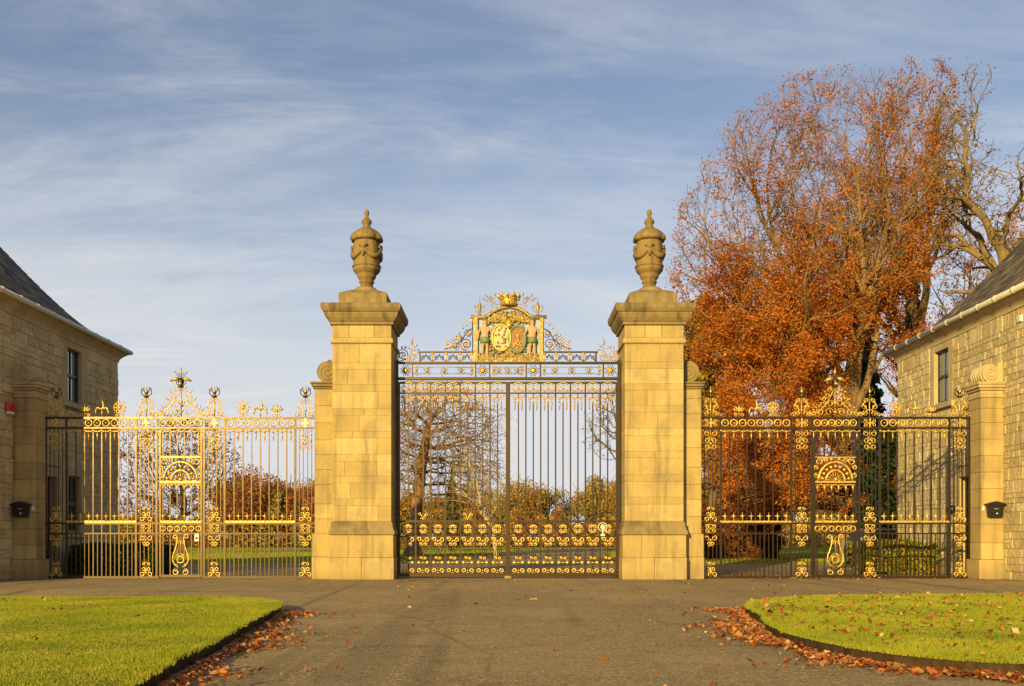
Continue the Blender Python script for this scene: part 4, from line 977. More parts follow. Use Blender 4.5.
# ------------------------------------------------------------------ lodges
WX, Y0, Y1, WZ = 12.6, 22.15, 32.3, 6.72
rl = random.Random(21)
def lodge(s, label):
    t = thing('lodge', label, 'house', (s*(WX+4.5), (Y0+Y1)/2, 0), 'pair of matching stone gate lodges'); L = tuple(-c for c in t.location)
    win = (28.6, 29.55, 5.0, 6.52); door = (27.15, 27.95, 0.06, 2.75); holes = [win, door]
    win2 = (28.65, 29.5, 1.25, 2.85)
    if s < 0: holes.append(win2)
    # backing wall with openings
    b = MB(); ys = sorted({Y0, Y1, *[h[0] for h in holes], *[h[1] for h in holes]}); zs = sorted({0.0, WZ, *[h[2] for h in holes], *[h[3] for h in holes]})
    for i in range(len(ys)-1):
        for k in range(len(zs)-1):
            cy, cz = (ys[i]+ys[i+1])/2, (zs[k]+zs[k+1])/2
            if any(h[0] < cy < h[1] and h[2] < cz < h[3] for h in holes): continue
            b.box(s*(WX+0.03), s*(WX+0.45), ys[i], ys[i+1], zs[k], zs[k+1])
    b.box(s*(WX+0.45), s*(WX+9), Y0+0.03, Y0+0.4, 0, WZ); b.box(s*(WX+0.45), s*(WX+9), Y1-0.4, Y1-0.03, 0, WZ); b.box(s*(WX+8.6), s*(WX+9.0), Y0+0.4, Y1-0.4, 0, WZ)
    wall = b.build('wall', 'mortar', t, L)
    # squared rubble facing, road side, and plainer coursing on the two ends
    b = MB(); z = 0.0
    sur = [(win[0]-0.32, win[1]+0.32, win[2]-0.28, WZ), (door[0]-0.22, door[1]+0.22, 0, door[3]+0.30)]+([(win2[0]-0.22, win2[1]+0.22, win2[2]-0.22, win2[3]+0.26)] if s < 0 else [])
    zcuts = sorted({v for h in sur for v in (h[2], h[3])})
    while z < WZ-0.01:
        h = rl.choice((0.13, 0.18, 0.24, 0.32, 0.21)); zt = z+h
        for zc in zcuts:
            if z+0.08 < zc < zt+0.09: zt = zc; break
        if WZ-zt < 0.12: zt = WZ
        spans = [(Y0, Y1)]
        for (a, c, z0, z1) in sur:
            if z0 < (z+zt)/2 < z1:
                nsp = []
                for p, q in spans:
                    if c <= p or a >= q: nsp.append((p, q)); continue
                    if a > p: nsp.append((p, a))
                    if c < q: nsp.append((c, q))
                spans = nsp
        for p, q in spans:
            y = p
            while y < q-0.01:
                w = rl.choice((rl.uniform(0.18, 0.34), rl.uniform(0.3, 0.6)))
                yn = min(y+w, q)
                if q-yn < 0.15: yn = q
                d = rl.uniform(0.0, 0.028)
                if rl.random() < 0.25 and zt-z > 0.22:
                    zm = (z+zt)/2+rl.uniform(-0.03, 0.03)
                    b.cbox(s*(WX-d), s*(WX+0.05), y+0.003, yn-0.003, z+0.003, zm-0.003, 0.009); b.cbox(s*(WX-rl.uniform(0, 0.014)), s*(WX+0.05), y+0.006, yn-0.006, zm+0.003, zt-0.003, 0.009)
                else: b.cbox(s*(WX-d), s*(WX+0.05), y+0.003, yn-0.003, z+0.003, zt-0.003, 0.009)
                y = yn
        z = zt
    for yy, d0, d1 in ((Y0, -0.02, 0.05), (Y1, -0.05, 0.02)):
        z = 0
        while z < WZ-0.01:
            zt = min(z+rl.choice((0.28, 0.34)), WZ); zt = WZ if WZ-zt < 0.12 else zt; x = 0.055
            while x < 8.9:
                xn = min(x+rl.uniform(0.4, 0.9), 9.0); xn = 9.0 if 9-xn < 0.25 else xn
                b.cbox(s*(WX+x+0.005), s*(WX+xn-0.005), yy+d0, yy+d1, z+0.006, zt-0.006, 0.016); x = xn
            z = zt
    b.build('stone_facing', 'rubble', wall)
    # cove cornice, gutter
    b = MB(); prof = [(0.10, WZ-0.01), (-0.03, WZ), (-0.03, WZ+0.05), (-0.05, WZ+0.10), (-0.12, WZ+0.18), (-0.22, WZ+0.26), (-0.26, WZ+0.33), (0.10, WZ+0.33)]
    vs = []
    for d, z in prof: vs += [(s*(WX+d), Y0+d, z), (s*(WX+d), Y1-d, z), (s*(WX+9-d), Y1-d, z), (s*(WX+9-d), Y0+d, z)]
    m = len(prof); b.add(vs, [(i*4+j, i*4+(j+1) % 4, (i+1)*4+(j+1) % 4, (i+1)*4+j) for i in range(m-1) for j in range(4)]); b.build('cornice', 'dressed', t, L)
    b = MB(); g = 0.31; zg = WZ+0.36
    b.tube([(s*(WX-g), Y0-g, zg), (s*(WX-g), Y1+g, zg)], 0.072, 10); b.tube([(s*(WX-g+0.05), Y1+g, zg), (s*(WX+9+g), Y1+g, zg)], 0.072, 8); b.tube([(s*(WX-g+0.05), Y0-g, zg), (s*(WX+9+g), Y0-g, zg)], 0.072, 8)
    y = Y0+0.3
    gt = b.build('gutter', 'pale_paint', t, L)
    b = MB()
    while y < Y1:
        b = MB(); b.tube([(s*(WX-g), y-0.03, zg), (s*(WX-g), y+0.03, zg)], 0.088, 10); y += 0.92
        b.build('gutter_bracket', 'pale_paint', gt)
    # hipped slate roof, courses of single slates
    pr = [(0, 7.09), (0.45, 7.30), (0.9, 7.58), (1.3, 7.93), (1.7, 8.35), (2.2, 8.94), (2.8, 9.70), (4.8, 12.2)]
    xs = [p[0] for p in pr]; zs_ = [p[1] for p in pr]
    ex0, ex1, ey0, ey1 = WX-0.27, WX+9.27, Y0-0.27, Y1+0.27
    seg = [0]
    for i in range(1, len(pr)): seg.append(seg[-1]+math.hypot(pr[i][0]-pr[i-1][0], pr[i][1]-pr[i-1][1]))
    b = MB(); a = 0.0; half = (ex1-ex0)/2
    while a < seg[-1]-0.02:
        q0 = np.interp(a, seg, xs); h0 = np.interp(a, seg, zs_); e = a+0.40; q1 = np.interp(e, seg, xs); h1 = np.interp(e, seg, zs_)
        if q1 >= half: break
        def slate(p0, p1, p2, p3, nrm):
            up = Vector(nrm)*0.014; v = [Vector(p)+up*(2.2 if i < 2 else 0.4) for i, p in enumerate((p0, p1, p2, p3))]; w = [x-up*0.9 for x in v]
            f6 = [(0, 1, 2, 3), (4, 7, 6, 5), (0, 4, 5, 1), (1, 5, 6, 2), (2, 6, 7, 3), (3, 7, 4, 0)]
            if s < 0: pass
            b.add([tuple(x) for x in v+w], f6)
        y = ey0+q0-rl.uniform(0, 0.3)
        sl = math.atan2(h1-h0, q1-q0); nr = (-s*math.sin(sl), 0, math.cos(sl))
        while y < ey1-q0:
            w = rl.uniform(0.22, 0.36); ya, yb = max(y, ey0+q0), min(y+w-0.006, ey1-q0)
            if yb-ya > 0.02:
                cl = lambda v: min(max(v, ey0+q1), ey1-q1); j = rl.uniform(-0.006, 0.006)
                slate((s*(ex0+q0), ya, h0+j), (s*(ex0+q0), yb, h0+j), (s*(ex0+q1), cl(yb), h1), (s*(ex0+q1), cl(ya), h1), nr)
            y += w
        for yy, sg in ((ey0, 1), (ey1, -1)):
            x = ex0+q0-rl.uniform(0, 0.3); nr2 = (0, -sg*math.sin(sl), math.cos(sl))
            while x < ex1-q0:
                w = rl.uniform(0.28, 0.42); xa, xb = max(x, ex0+q0), min(x+w-0.006, ex1-q0)
                if xb-xa > 0.02:
                    cl = lambda v: min(max(v, ex0+q1), ex1-q1)
                    slate((s*xa, yy+sg*q0, h0), (s*xb, yy+sg*q0, h0), (s*cl(xb), yy+sg*q1, h1), (s*cl(xa), yy+sg*q1, h1), nr2)
                x += w
        a += 0.20
    # under-roof shell: far slope and boarding
    def ringv(q, z): return [(s*(ex0+q), ey0+q, z), (s*(ex0+q), ey1-q, z), (s*(ex1-q), ey1-q, z), (s*(ex1-q), ey0+q, z)]
    vs = []
    for q, z in pr: vs += ringv(min(q, half-0.02), z-0.03)
    b.add(vs, [(i*4+j, i*4+(j+1) % 4, (i+1)*4+(j+1) % 4, (i+1)*4+j) for i in range(len(pr)-1) for j in range(4)]+[tuple((len(pr)-1)*4+j for j in range(4)), (3, 2, 1, 0)])
    rf = b.build('roof', 'slate', t, L)
    b = MB(); b.box(s*(ex0+half-0.55), s*(ex0+half+0.55), (Y0+Y1)/2-0.9, (Y0+Y1)/2+0.9, 11.2, 13.6); b.box(s*(ex0+half-0.63), s*(ex0+half+0.63), (Y0+Y1)/2-0.98, (Y0+Y1)/2+0.98, 13.6, 13.8); b.build('chimney', 'dressed', rf)
    # windows
    def window(h, sashes):
        y0, y1, z0, z1 = h
        b = MB()
        top = WZ-0.005 if z1 > 4 else z1+0.24
        b.cbox(s*(WX-0.012), s*(WX+0.30), y0-0.30, y0+0.006, z0-0.034, top, 0.008); b.cbox(s*(WX-0.012), s*(WX+0.30), y1-0.006, y1+0.30, z0-0.034, top, 0.008); b.cbox(s*(WX-0.010), s*(WX+0.295), y0+0.008, y1-0.008, z1-0.006, top-0.003, 0.006)
        sr = b.build('window_surround', 'dressed', t, L)
        b = MB(); b.cbox(s*(WX-0.07), s*(WX+0.28), y0-0.34, y1+0.34, z0-0.19, z0-0.037, 0.012); b.build('sill', 'dressed', sr)
        b = MB(); xa, xb = s*(WX+0.10), s*(WX+0.18); fw = 0.06
        b.box(xa, xb, y0+0.007, y0+fw, z0-0.03, z1-0.008); b.box(xa, xb, y1-fw, y1-0.007, z0-0.03, z1-0.008); b.box(xa, xb, y0+fw, y1-fw, z1-fw, z1-0.008); b.box(xa, xb, y0+fw, y1-fw, z0-0.03, z0+0.05)
        zm = (z0+z1)/2; b.box(s*(WX+0.09), xb, y0+fw, y1-fw, zm-0.04, zm+0.04); ym = (y0+y1)/2; b.box(s*(WX+0.11), s*(WX+0.16), ym-0.018, ym+0.018, z0+0.05, zm-0.04); b.box(s*(WX+0.11), s*(WX+0.16), ym-0.018, ym+0.018, zm+0.04, z1-fw)
        if sashes > 1:
            for q in (0.5,): b.box(s*(WX+0.112), s*(WX+0.158), y0+fw, ym-0.018, z0+(zm-z0)*q-0.015, z0+(zm-z0)*q+0.015)
        wf = b.build('window', 'frame', t, L)
        b = MB(); q = s*(WX+0.14); f4 = [(q, y0+fw, z0+0.05), (q, y1-fw, z0+0.05), (q, y1-fw, z1-fw), (q, y0+fw, z1-fw)]; b.add(f4 if s < 0 else f4[::-1], [(0, 1, 2, 3)]); b.build('pane', 'glass', wf)
        b = MB()
        if z1 > 4:
            for k in range(12):
                ya = y0+fw+k*(y1-y0-2*fw)/12
                if k in (5, 6): continue
                b.box(s*(WX+0.185+0.012*(k % 2)), s*(WX+0.20+0.012*(k % 2)), ya, ya+(y1-y0-2*fw)/12, z0, z1-0.08)
            b.build('curtain', 'curtain', wf)
        b = MB(); b.box(s*(WX+0.9), s*(WX+0.92), y0-0.6, y1+0.6, z0-0.5, min(z1+0.3, WZ-0.02)); b.build('room_shade_sheet', 'dark_room', wf)  # added near-black sheet stands in for the shade inside the room
    window(win, 1)
    if s < 0: window(win2, 2)
    # doorway
    y0, y1, z0, z1 = door
    b = MB(); b.cbox(s*(WX-0.015), s*(WX+0.3), y0-0.2, y0+0.006, 0.002, z1+0.26, 0.008); b.cbox(s*(WX-0.015), s*(WX+0.3), y1-0.006, y1+0.2, 0.002, z1+0.26, 0.008); b.cbox(s*(WX-0.013), s*(WX+0.295), y0+0.008, y1-0.008, z1-0.006, z1+0.257, 0.006); sr = b.build('door_surround', 'dressed', t, L)
    b = MB(); b.box(s*(WX+0.22), s*(WX+0.28), y0+0.007, y1-0.007, 0.06, z1-0.007)
    for (a, c, p, q) in ((0.1, 0.36, 0.25, 1.0), (0.44, 0.70, 0.25, 1.0), (0.1, 0.36, 1.2, 2.4), (0.44, 0.70, 1.2, 2.4)): b.cbox(s*(WX+0.205), s*(WX+0.22), y0+a, y0+c, p, q, 0.006)
    d = b.build('door', 'door', t, L); b = MB(); b.ball((s*(WX+0.17), y0+0.07, 1.15), 0.04); b.build('handle', 'silver', d)
    b = MB(); b.box(s*(WX-0.25), s*(WX+0.3), y0-0.1, y1+0.1, 0, 0.058); b.build('doorstep', 'dressed', t, L)
    return t
lodge(-1, 'stone gate lodge left of the screen, its road side in shade')
lodge(1, 'stone gate lodge right of the screen, its road side sunlit')
# end pillars against the lodges
def end_pillar(s, label):
    t = thing('screen_pillar', label, 'pillar', (s*12.3, 25.75, 0), 'scroll topped pillars ending the screens')
    a, c = -s*0.29, s*0.285; b = MB(); z = 0.0; r_ = random.Random(4+s)
    b.cbox(-s*0.36, s*0.28, -0.42, 0.38, 0, 0.5, 0.01); z = 0.503
    while z < 4.6:
        zt = z+r_.choice((0.36, 0.48, 0.42)); zt = 4.62 if 4.62-zt < 0.2 else zt; b.cbox(a, c, -0.35, 0.33, z+0.002, zt-0.002, 0.009); z = zt
    b.build('shaft', 'ashlar', t)
    b = MB()
    for h, z0, z1 in ((0.025, 4.622, 4.70), (0.0, 4.702, 4.80), (0.05, 4.802, 4.86), (0.10, 4.862, 4.94), (0.12, 4.942, 5.01)): b.cbox(a-s*h, c, -0.35-h, 0.33+h*0.5, z0, z1, 0.01)
    b.build('cap', 'dressed', t)
    b = MB(); n = 24; cx, cz, r = -s*0.02, 5.235, 0.22
    poly = [(cx+(-s)*r*math.cos(q), cz+r*math.sin(q)) for q in np.linspace(-1.2, PI*0.75, 18)]
    poly = [(-s*0.20, 5.012)]+poly+[(s*0.14, 5.48), (s*0.285, 5.58), (s*0.285, 5.012)]
    b.prism(poly, -0.33, 0.30); spiral_relief(b, cx, cz, 0.19, -0.335, -s, 2.0, 0.026)
    for k in range(5): y = -0.24+0.12*k; b.tube([(cx-s*(r+0.012)*math.cos(q), y, cz+(r+0.012)*math.sin(q)) for q in np.linspace(-1.0, 2.2, 12)], 0.036, 6)
    b.build('scroll', 'dressed', t)
end_pillar(-1, 'scroll topped stone pillar against the shaded left lodge')
end_pillar(1, 'scroll topped stone pillar against the sunlit right lodge')
def letter_box(s, label):
    t = thing('letter_box', label, 'letter box', (s*12.33, 25.398, 1.58), 'black wall letter boxes')
    b = MB(); w0, w1 = 0.165, 0.195; y0, y1 = -0.15, 0.0
    b.add([(-w0, y0, 0), (w0, y0, 0), (w0, y1, 0), (-w0, y1, 0), (-w1, y0, 0.30), (w1, y0, 0.30), (w1, y1, 0.30), (-w1, y1, 0.30)], [(0,3,2,1),(4,5,6,7),(0,1,5,4),(1,2,6,5),(2,3,7,6),(3,0,4,7)]); b.build('box', 'black', t)
    b = MB(); b.prism([(-0.24, 0.30), (-0.245, 0.33), (-0.13, 0.37), (0, 0.40), (0.13, 0.37), (0.245, 0.33), (0.24, 0.30)], -0.19, 0.0); b.build('lid', 'black', t)
    b = MB(); b.tube([(0.02, -0.155, 0.09), (0.02, -0.165, 0.09)], 0.03, 10); b.box(-0.06, 0.06, -0.158, -0.15, 0.20, 0.215); b.build('lock', 'silver', t)
letter_box(-1, 'black letter box on the shaded pillar by the left lodge'); letter_box(1, 'black letter box on the sunlit pillar by the right lodge')
for s, lb in ((-1, 'small white bell push on the shaded pillar by the left lodge'), (1, 'small white bell push on the sunlit pillar by the right lodge')):
    b = MB(); b.cbox(-0.03, 0.03, -0.025, 0, -0.05, 0.05, 0.006); b.ball((0, -0.025, 0), 0.014, n=6); o = b.build('bell_push', 'white', None, (s*12.06, 25.399, 1.80)); tag(o, lb, 'bell push', 'bell pushes on the pillars')
t = thing('alarm_box', 'red alarm box with white base on the shaded wall of the left lodge', 'alarm', (-12.555, 25.14, 4.16))
b = MB(); b.add([(0, -0.13, 0.07), (0.11, -0.11, 0.07), (0.11, 0.11, 0.07), (0, 0.13, 0.07), (0, -0.15, 0.30), (0.13, -0.10, 0.28), (0.13, 0.10, 0.28), (0, 0.15, 0.30)], [(0,3,2,1),(4,5,6,7),(0,1,5,4),(1,2,6,5),(2,3,7,6),(3,0,4,7)]); b.build('housing', 'red', t)
b = MB(); b.cbox(0, 0.10, -0.12, 0.12, 0.0, 0.068, 0.01); b.build('base', 'white', t)
b = MB(); b.cbox(12.545, 12.62, 24.48, 24.68, 6.36, 6.52, 0.01)
for k in range(4): b.box(12.535, 12.545, 24.50, 24.66, 6.385+0.035*k, 6.40+0.035*k)
o = b.build('vent', 'white'); tag(o, 'small white louvred vent under the eaves of the right lodge', 'vent')
b = MB(); b.tube([(12.60, 28.25, 1.86), (12.45, 28.25, 1.86)], 0.12, 14); b.tube([(12.46, 28.25, 1.86), (12.43, 28.25, 1.86)], 0.09, 12); o = b.build('wall_lamp', 'black'); tag(o, 'round dark bulkhead lamp on the sunlit wall of the right lodge', 'lamp')

# ------------------------------------------------------------------ trees
def colonize(attr, base, step, infl, kill, iters, rng, trop=(0, 0, 0.1), wig=0.15, limbs=()):
    A = np.array(attr); pos = [np.array(p, float) for p in base]; par = [-1]+list(range(len(base)-1))
    for i0, pts in limbs:
        p = i0
        for q in pts: pos.append(np.array(q, float)); par.append(p); p = len(pos)-1
    near = np.full(len(A), 1e9); who = np.zeros(len(A), int)
    def upd(j0):
        nonlocal near, who
        for j in range(j0, len(pos)):
            d = np.linalg.norm(A-pos[j], axis=1); k = d < near; near[k] = d[k]; who[k] = j
    upd(0); alive = np.ones(len(A), bool); tr_ = np.array(trop)
    for _ in range(iters):
        k = alive & (near < infl)
        if not k.any(): break
        idx = who[k]; D = A[k]-np.array(pos)[idx]; D /= np.linalg.norm(D, axis=1)[:, None]+1e-9
        order = np.argsort(idx); idx = idx[order]; D = D[order]; u, st = np.unique(idx, return_index=True); S = np.add.reduceat(D, st, axis=0)
        j0 = len(pos)
        for q, j in enumerate(u):
            d = S[q]/(np.linalg.norm(S[q])+1e-9)+tr_+rng.normal(0, wig, 3)
            if par[j] >= 0: pd = pos[j]-pos[par[j]]; d = d+0.35*pd/(np.linalg.norm(pd)+1e-9)
            d /= np.linalg.norm(d)+1e-9; pos.append(pos[j]+d*step); par.append(int(j))
        upd(j0); alive &= near > kill
        if len(pos) > 9000: break
    return np.array(pos), par
def tree(name, label, loc, base, ell, n_attr, seed, bark_m, leaf_m=None, n_leaf=0, leaf_size=0.1, step=0.35, infl=3.5, kill=0.5, rmax=0.4, tip=0.014, twigs=2, twig_len=0.6, trop=(0, 0, 0.1), wig=0.15, dens=None, cat='tree', droop=0.0, group=None, flare=0.35, limbs=()):
    rng = np.random.default_rng(seed); attr = []
    vol = [e[3]*e[4]*e[5]*(e[6] if len(e) > 6 else 1) for e in ell]; vol = np.array(vol)/sum(vol)
    for e, v in zip(ell, vol):
        m = int(n_attr*v); d = rng.normal(size=(m, 3)); d /= np.linalg.norm(d, axis=1)[:, None]; r = rng.random(m)**(1/2.4)
        attr.append(np.array(e[:3])+d*r[:, None]*np.array(e[3:6]))
    A = np.concatenate(attr); A = A[A[:, 2] > 1.2]
    pos, par = colonize(A, base, step, infl, kill, 260, rng, trop, wig, limbs)
    n = len(pos); ch = [[] for _ in range(n)]
    for i, p in enumerate(par):
        if p >= 0: ch[p].append(i)
    p_ = 2.35; r = np.zeros(n); acc = np.zeros(n)
    for i in range(n-1, -1, -1):
        r[i] = acc[i]**(1/p_) if ch[i] else tip
        if par[i] >= 0: acc[par[i]] += r[i]**p_
    sc = rmax/max(r[1], 1e-6)
    r = np.maximum(tip*0.8, r*(sc**np.clip(r/r.max()*1.6, 0, 1)))
    b = MB(); starts = [(0, -1)]; tips = []
    while starts:
        i, p = starts.pop(); chain = [p] if p >= 0 else []; rad = [min(r[i]*1.05, r[p])] if p >= 0 else []
        while True:
            chain.append(i); rr_ = r[i]
            if pos[i][2] < 0.9: rr_ *= 1+flare*(0.9-pos[i][2])**2*1.4
            rad.append(rr_)
            if not ch[i]: tips.append(i); break
            c = sorted(ch[i], key=lambda q: -r[q])
            for q in c[1:]: starts.append((q, i))
            i = c[0]
        P = [tuple(pos[q]) for q in chain]
        if len(P) > 1: b.tube(P, rad, 10 if max(rad) > 0.2 else (6 if max(rad) > 0.06 else 4), cap=False)
    tw = [] ; thin = [i for i in range(n) if r[i] < tip*2.6 and par[i] >= 0]
    LP = []
    for i in thin:
        d0 = pos[i]-pos[par[i]]; d0 /= np.linalg.norm(d0)+1e-9
        for _ in range(twigs if not ch[i] else (1 if rng.random() < 0.55 else 0)):
            d = d0+rng.normal(0, 0.55, 3); d /= np.linalg.norm(d); L_ = twig_len*(0.5+rng.random()); q = pos[i]; pts = [tuple(q)]
            for k in range(3):
                d = d+rng.normal(0, 0.22, 3)+np.array([0, 0, -droop]); d /= np.linalg.norm(d); q = q+d*L_/3; pts.append(tuple(q)); LP.append(q)
            b.tube(pts, [tip*0.75, tip*0.6, tip*0.5, tip*0.3], 3, cap=False)
    t = thing(name, label, cat, loc, group)
    b.build('trunk', bark_m, t)
    if n_leaf and LP:
        LP = np.array(LP); w = np.ones(len(LP)) if dens is None else np.array([max(0, dens(p)) for p in LP]); w /= w.sum()
        k = rng.choice(len(LP), n_leaf, p=w); P = LP[k]+rng.normal(0, 0.16, (n_leaf, 3)); P = P[P[:, 2] > 0.3]
        Vv = leaf_verts(P, leaf_size, rng, 0.2, 0.65)
        put('crown', quads_mesh('crown', Vv, len(P), leaf_m), t)
    return t
# beech A, full skirt of copper leaves. crown given round its own base point
def inside(p, ell): return any(((p[0]-e[0])/e[3])**2+((p[1]-e[1])/e[4])**2+((p[2]-e[2])/e[5])**2 < 1 for e in ell)
def limbed(name, label, loc, trunk, ell, limbs, seed, bark_m, leaf_m, n_leaf, leaf_size, dens, r0=0.45, tip=0.014, wig=0.10, lift=0.05, sp=(0.78, 0.42, 0.215), ang=(0.75, 0.8, 0.8), rat=(0.52, 0.42, 0.8), levels=4, cat='tree'):
    """trunk, then limbs at given directions, then three orders of side branches, all kept inside the crown outline"""
    rng = np.random.default_rng(seed); b = MB(); LP = []; rngu = rng.uniform
    def path(p, d, L_, lv):
        st = (0.42, 0.34, 0.24, 0.16)[min(lv, 3)]; pts = [p]; k = 0; acc = 0
        w = wig*(1.0, 1.15, 1.4, 1.6)[min(lv, 3)]
        while acc < L_:
            d = d+rng.normal(0, w, 3)+np.array([0, 0, lift*(0.5 if lv == 0 else 1)]); d = d/np.linalg.norm(d); q = pts[-1]+d*st
            if lv and not inside(q, ell) : break
            if lv == 0 and k > 6 and not inside(q, ell): break
            pts.append(q); acc += st; k += 1
        return pts
    def rise(p, d, L_, r, lv, pts=None):
        pts = pts or path(p, d, L_, lv); m = len(pts)
        if m < 2: return
        re = tip*(0.55 if lv >= 3 else 0.8); rad = [max(re, r*(1-0.9*(i/(m-1))**0.85)) for i in range(m)]
        b.tube([tuple(x) for x in pts], rad, (8, 6, 4, 3)[min(lv, 3)] if r > 0.03 else 3, cap=False)
        if lv >= 2: LP.extend(pts[1:])
        if lv >= levels-1: return
        acc = 0; az = rngu(0, 6.28); nxt = sp[lv]*rngu(0.3, 1.0)
        for i in range(1, m):
            seg = pts[i]-pts[i-1]; acc += np.linalg.norm(seg)
            if lv == 0 and i < m*0.16: acc = 0; continue
            if acc >= nxt or i == m-1:
                for _ in range(2 if i == m-1 else 1):
                    t = seg/np.linalg.norm(seg); az += 2.4+rngu(-0.5, 0.5); u = np.cross(t, [0.3, 0.2, 1.0]); u /= np.linalg.norm(u)+1e-9; v = np.cross(t, u)
                    a = ang[lv]*rngu(0.6, 1.25)*(0.6 if i == m-1 else 1); nd = t*math.cos(a)+(u*math.cos(az)+v*math.sin(az))*math.sin(a)
                    f_ = i/(m-1); Lc = L_*rat[lv]*(1.05-0.6*f_)*rngu(0.65, 1.25) if lv < 2 else rngu(0.35, 0.95)
                    rise(pts[i], nd, max(Lc, 0.4), max(tip*0.8, min(rad[i]*0.75, r*0.5*(1.1-0.5*f_))), lv+1)
                acc = 0; nxt = sp[lv]*rngu(0.6, 1.4)
    limbs = [(*q[:5], q[5]*1.25) for q in limbs]; tp = [np.array(p, float) for p in trunk]; m = len(tp)
    b.tube(trunk, [r0*(1-0.5*i/(m-1))*(1+0.5*max(0, 1-tp[i][2])**2) for i in range(m)], 14, cap=False)
    for (z, dx, dy, dz, L_, rr_) in limbs:
        i = min(range(m), key=lambda q: abs(tp[q][2]-z)); d = np.array([dx, dy, dz], float); d /= np.linalg.norm(d); rise(tp[i], d, L_, rr_, 0)
    t = thing(name, label, cat, loc); b.build('trunk', bark_m, t)
    LP = np.array(LP); w = np.array([max(1e-6, dens(p)) for p in LP]); w /= w.sum()
    if n_leaf:
        k = rng.choice(len(LP), n_leaf, p=w); P = LP[k]+rng.normal(0, 0.13, (n_leaf, 3)); P = P[P[:, 2] > 0.3]; put('crown', quads_mesh('crown', leaf_verts(P, leaf_size*np.exp(rng.normal(0, 0.2, len(P))), rng, 0.2, 0.62), len(P), leaf_m), t)
    return t
def at(px, Y): return (px-508)*Y/1000.0
def hz_(py, Y): return 1.05+(538-py)*Y/1000.0
def E(px, py, rx, rz, Y, bx, by, ry, dy=0, w=1.0): return (at(px, Y)-bx, dy, hz_(py, Y), rx*Y/1000, ry, rz*Y/1000, w)
Y = 45; bx = at(848, Y)
def patchy(p, a, b, c, pw): return (0.5+0.5*math.sin(p[0]*a+2*math.sin(p[2]*b))*math.sin(p[2]*c+p[1]*0.8+math.sin(p[0]*0.7)))**pw
dA = lambda p: (1.0 if p[2] < 9.5 else max(0.14, 1.0-(p[2]-9.5)*0.20))*(0.05+1.25*patchy(p, 1.5, 0.9, 1.7, 2.0))
trunk = [(0, 0, 0), (-0.05, 0, 0.5), (0, 0, 1.0), (0.1, 0, 1.6), (0.15, 0, 2.3), (0.1, 0, 3.0), (0.15, 0.1, 3.8), (0.1, 0.1, 4.6), (0.0, 0.1, 5.4), (0.1, 0.1, 6.4), (0.25, 0, 7.4)]
LB = [(2.3, -1, -0.5, 0.25, 7.5, 0.13), (2.8, 0.9, -0.6, 0.3, 5, 0.12), (3.2, -0.8, -1, 0.4, 6, 0.12), (3.6, -1, 0.3, 0.55, 9, 0.17), (4.0, 0.5, -1, 0.45, 6, 0.13), (4.4, -0.9, -0.2, 0.85, 11, 0.19), (4.8, 0.9, 0.4, 0.7, 7.5, 0.16),
      (5.2, -0.5, 0.7, 1.0, 10, 0.18), (5.6, -0.85, -0.45, 1.15, 13.5, 0.20), (6.2, -0.7, 0.25, 1.0, 13, 0.19), (7.0, -0.6, -0.3, 1.1, 12.5, 0.18), (6.0, 0.7, -0.4, 1.2, 9, 0.17), (6.6, -0.35, -0.1, 1.4, 12, 0.20), (7.0, 0.3, 0.5, 1.4, 10, 0.18), (7.4, 0.25, -0.2, 1.3, 11, 0.20), (7.4, -0.15, 0.1, 1.5, 12, 0.19), (5.4, -1, 0.1, 0.6, 9, 0.14), (3.0, -0.3, -1, 0.2, 5, 0.10), (4.2, -1, -0.2, 0.75, 13, 0.20), (5.0, -1, 0.3, 0.95, 13, 0.19), (2.4, -1, -0.8, 0.12, 8, 0.13), (2.9, -1, -0.2, 0.08, 9, 0.13), (2.1, -0.7, -0.3, 0.10, 6, 0.12), (3.4, -1, -0.55, 0.15, 9, 0.13), (2.6, -0.9, 0.3, 0.1, 8, 0.12), (2.2, -0.4, -0.9, 0.12, 6, 0.11), (2.5, 0.6, -0.6, 0.1, 4, 0.10)]
limbed('beech_tree', 'spreading beech with a skirt of orange leaves behind the right screen', (bx, Y, 0), trunk,
     [E(838, 268, 168, 192, Y, bx, 0, 7.0), E(772, 400, 90, 122, Y, bx, 0, 6.0, -1.5), E(850, 405, 80, 120, Y, bx, 0, 6, -2.0)], LB, 120, 'bark', 'beech_leaf', 240000, 0.046, dA, tip=0.0155)
Y = 51; bx = at(918, Y)
dB = lambda p: (1.0 if p[2] < 13 else 0.6)*(0.04+1.2*patchy(p, 1.1, 0.8, 1.2, 2.0))
trunk = [(0.05*math.sin(i), 0, 0.7*i) for i in range(17)]
LB = [(5.6, -0.8, -0.5, 0.9, 8, 0.15), (6.3, 0.9, -0.3, 0.8, 8, 0.16), (7.0, -0.5, 0.5, 1.1, 10, 0.17), (7.7, 0.7, 0.4, 1.1, 9, 0.16), (8.4, -0.45, -0.4, 1.4, 11, 0.18), (9.1, 0.5, -0.4, 1.2, 10, 0.17), (9.8, -0.2, 0.3, 1.5, 12, 0.19), (10.5, 0.25, 0.1, 1.5, 12, 0.19), (11.2, 0.0, -0.1, 1.5, 12, 0.20), (11.2, -0.4, 0.1, 1.2, 9, 0.15), (8.8, 1, 0.0, 0.6, 8, 0.14), (7.4, -1, 0, 0.7, 7, 0.13)]
limbed('beech_tree', 'tall beech with thin russet crown rising above the right lodge roof', (bx, Y, 0), trunk,
     [E(902, 170, 62, 106, Y, bx, 0, 5), E(930, 270, 85, 115, Y, bx, 0, 6), E(965, 340, 70, 90, Y, bx, 0, 5)], LB, 37, 'bark', 'beech_leaf', 36000, 0.050, dB, r0=0.5, tip=0.0155)
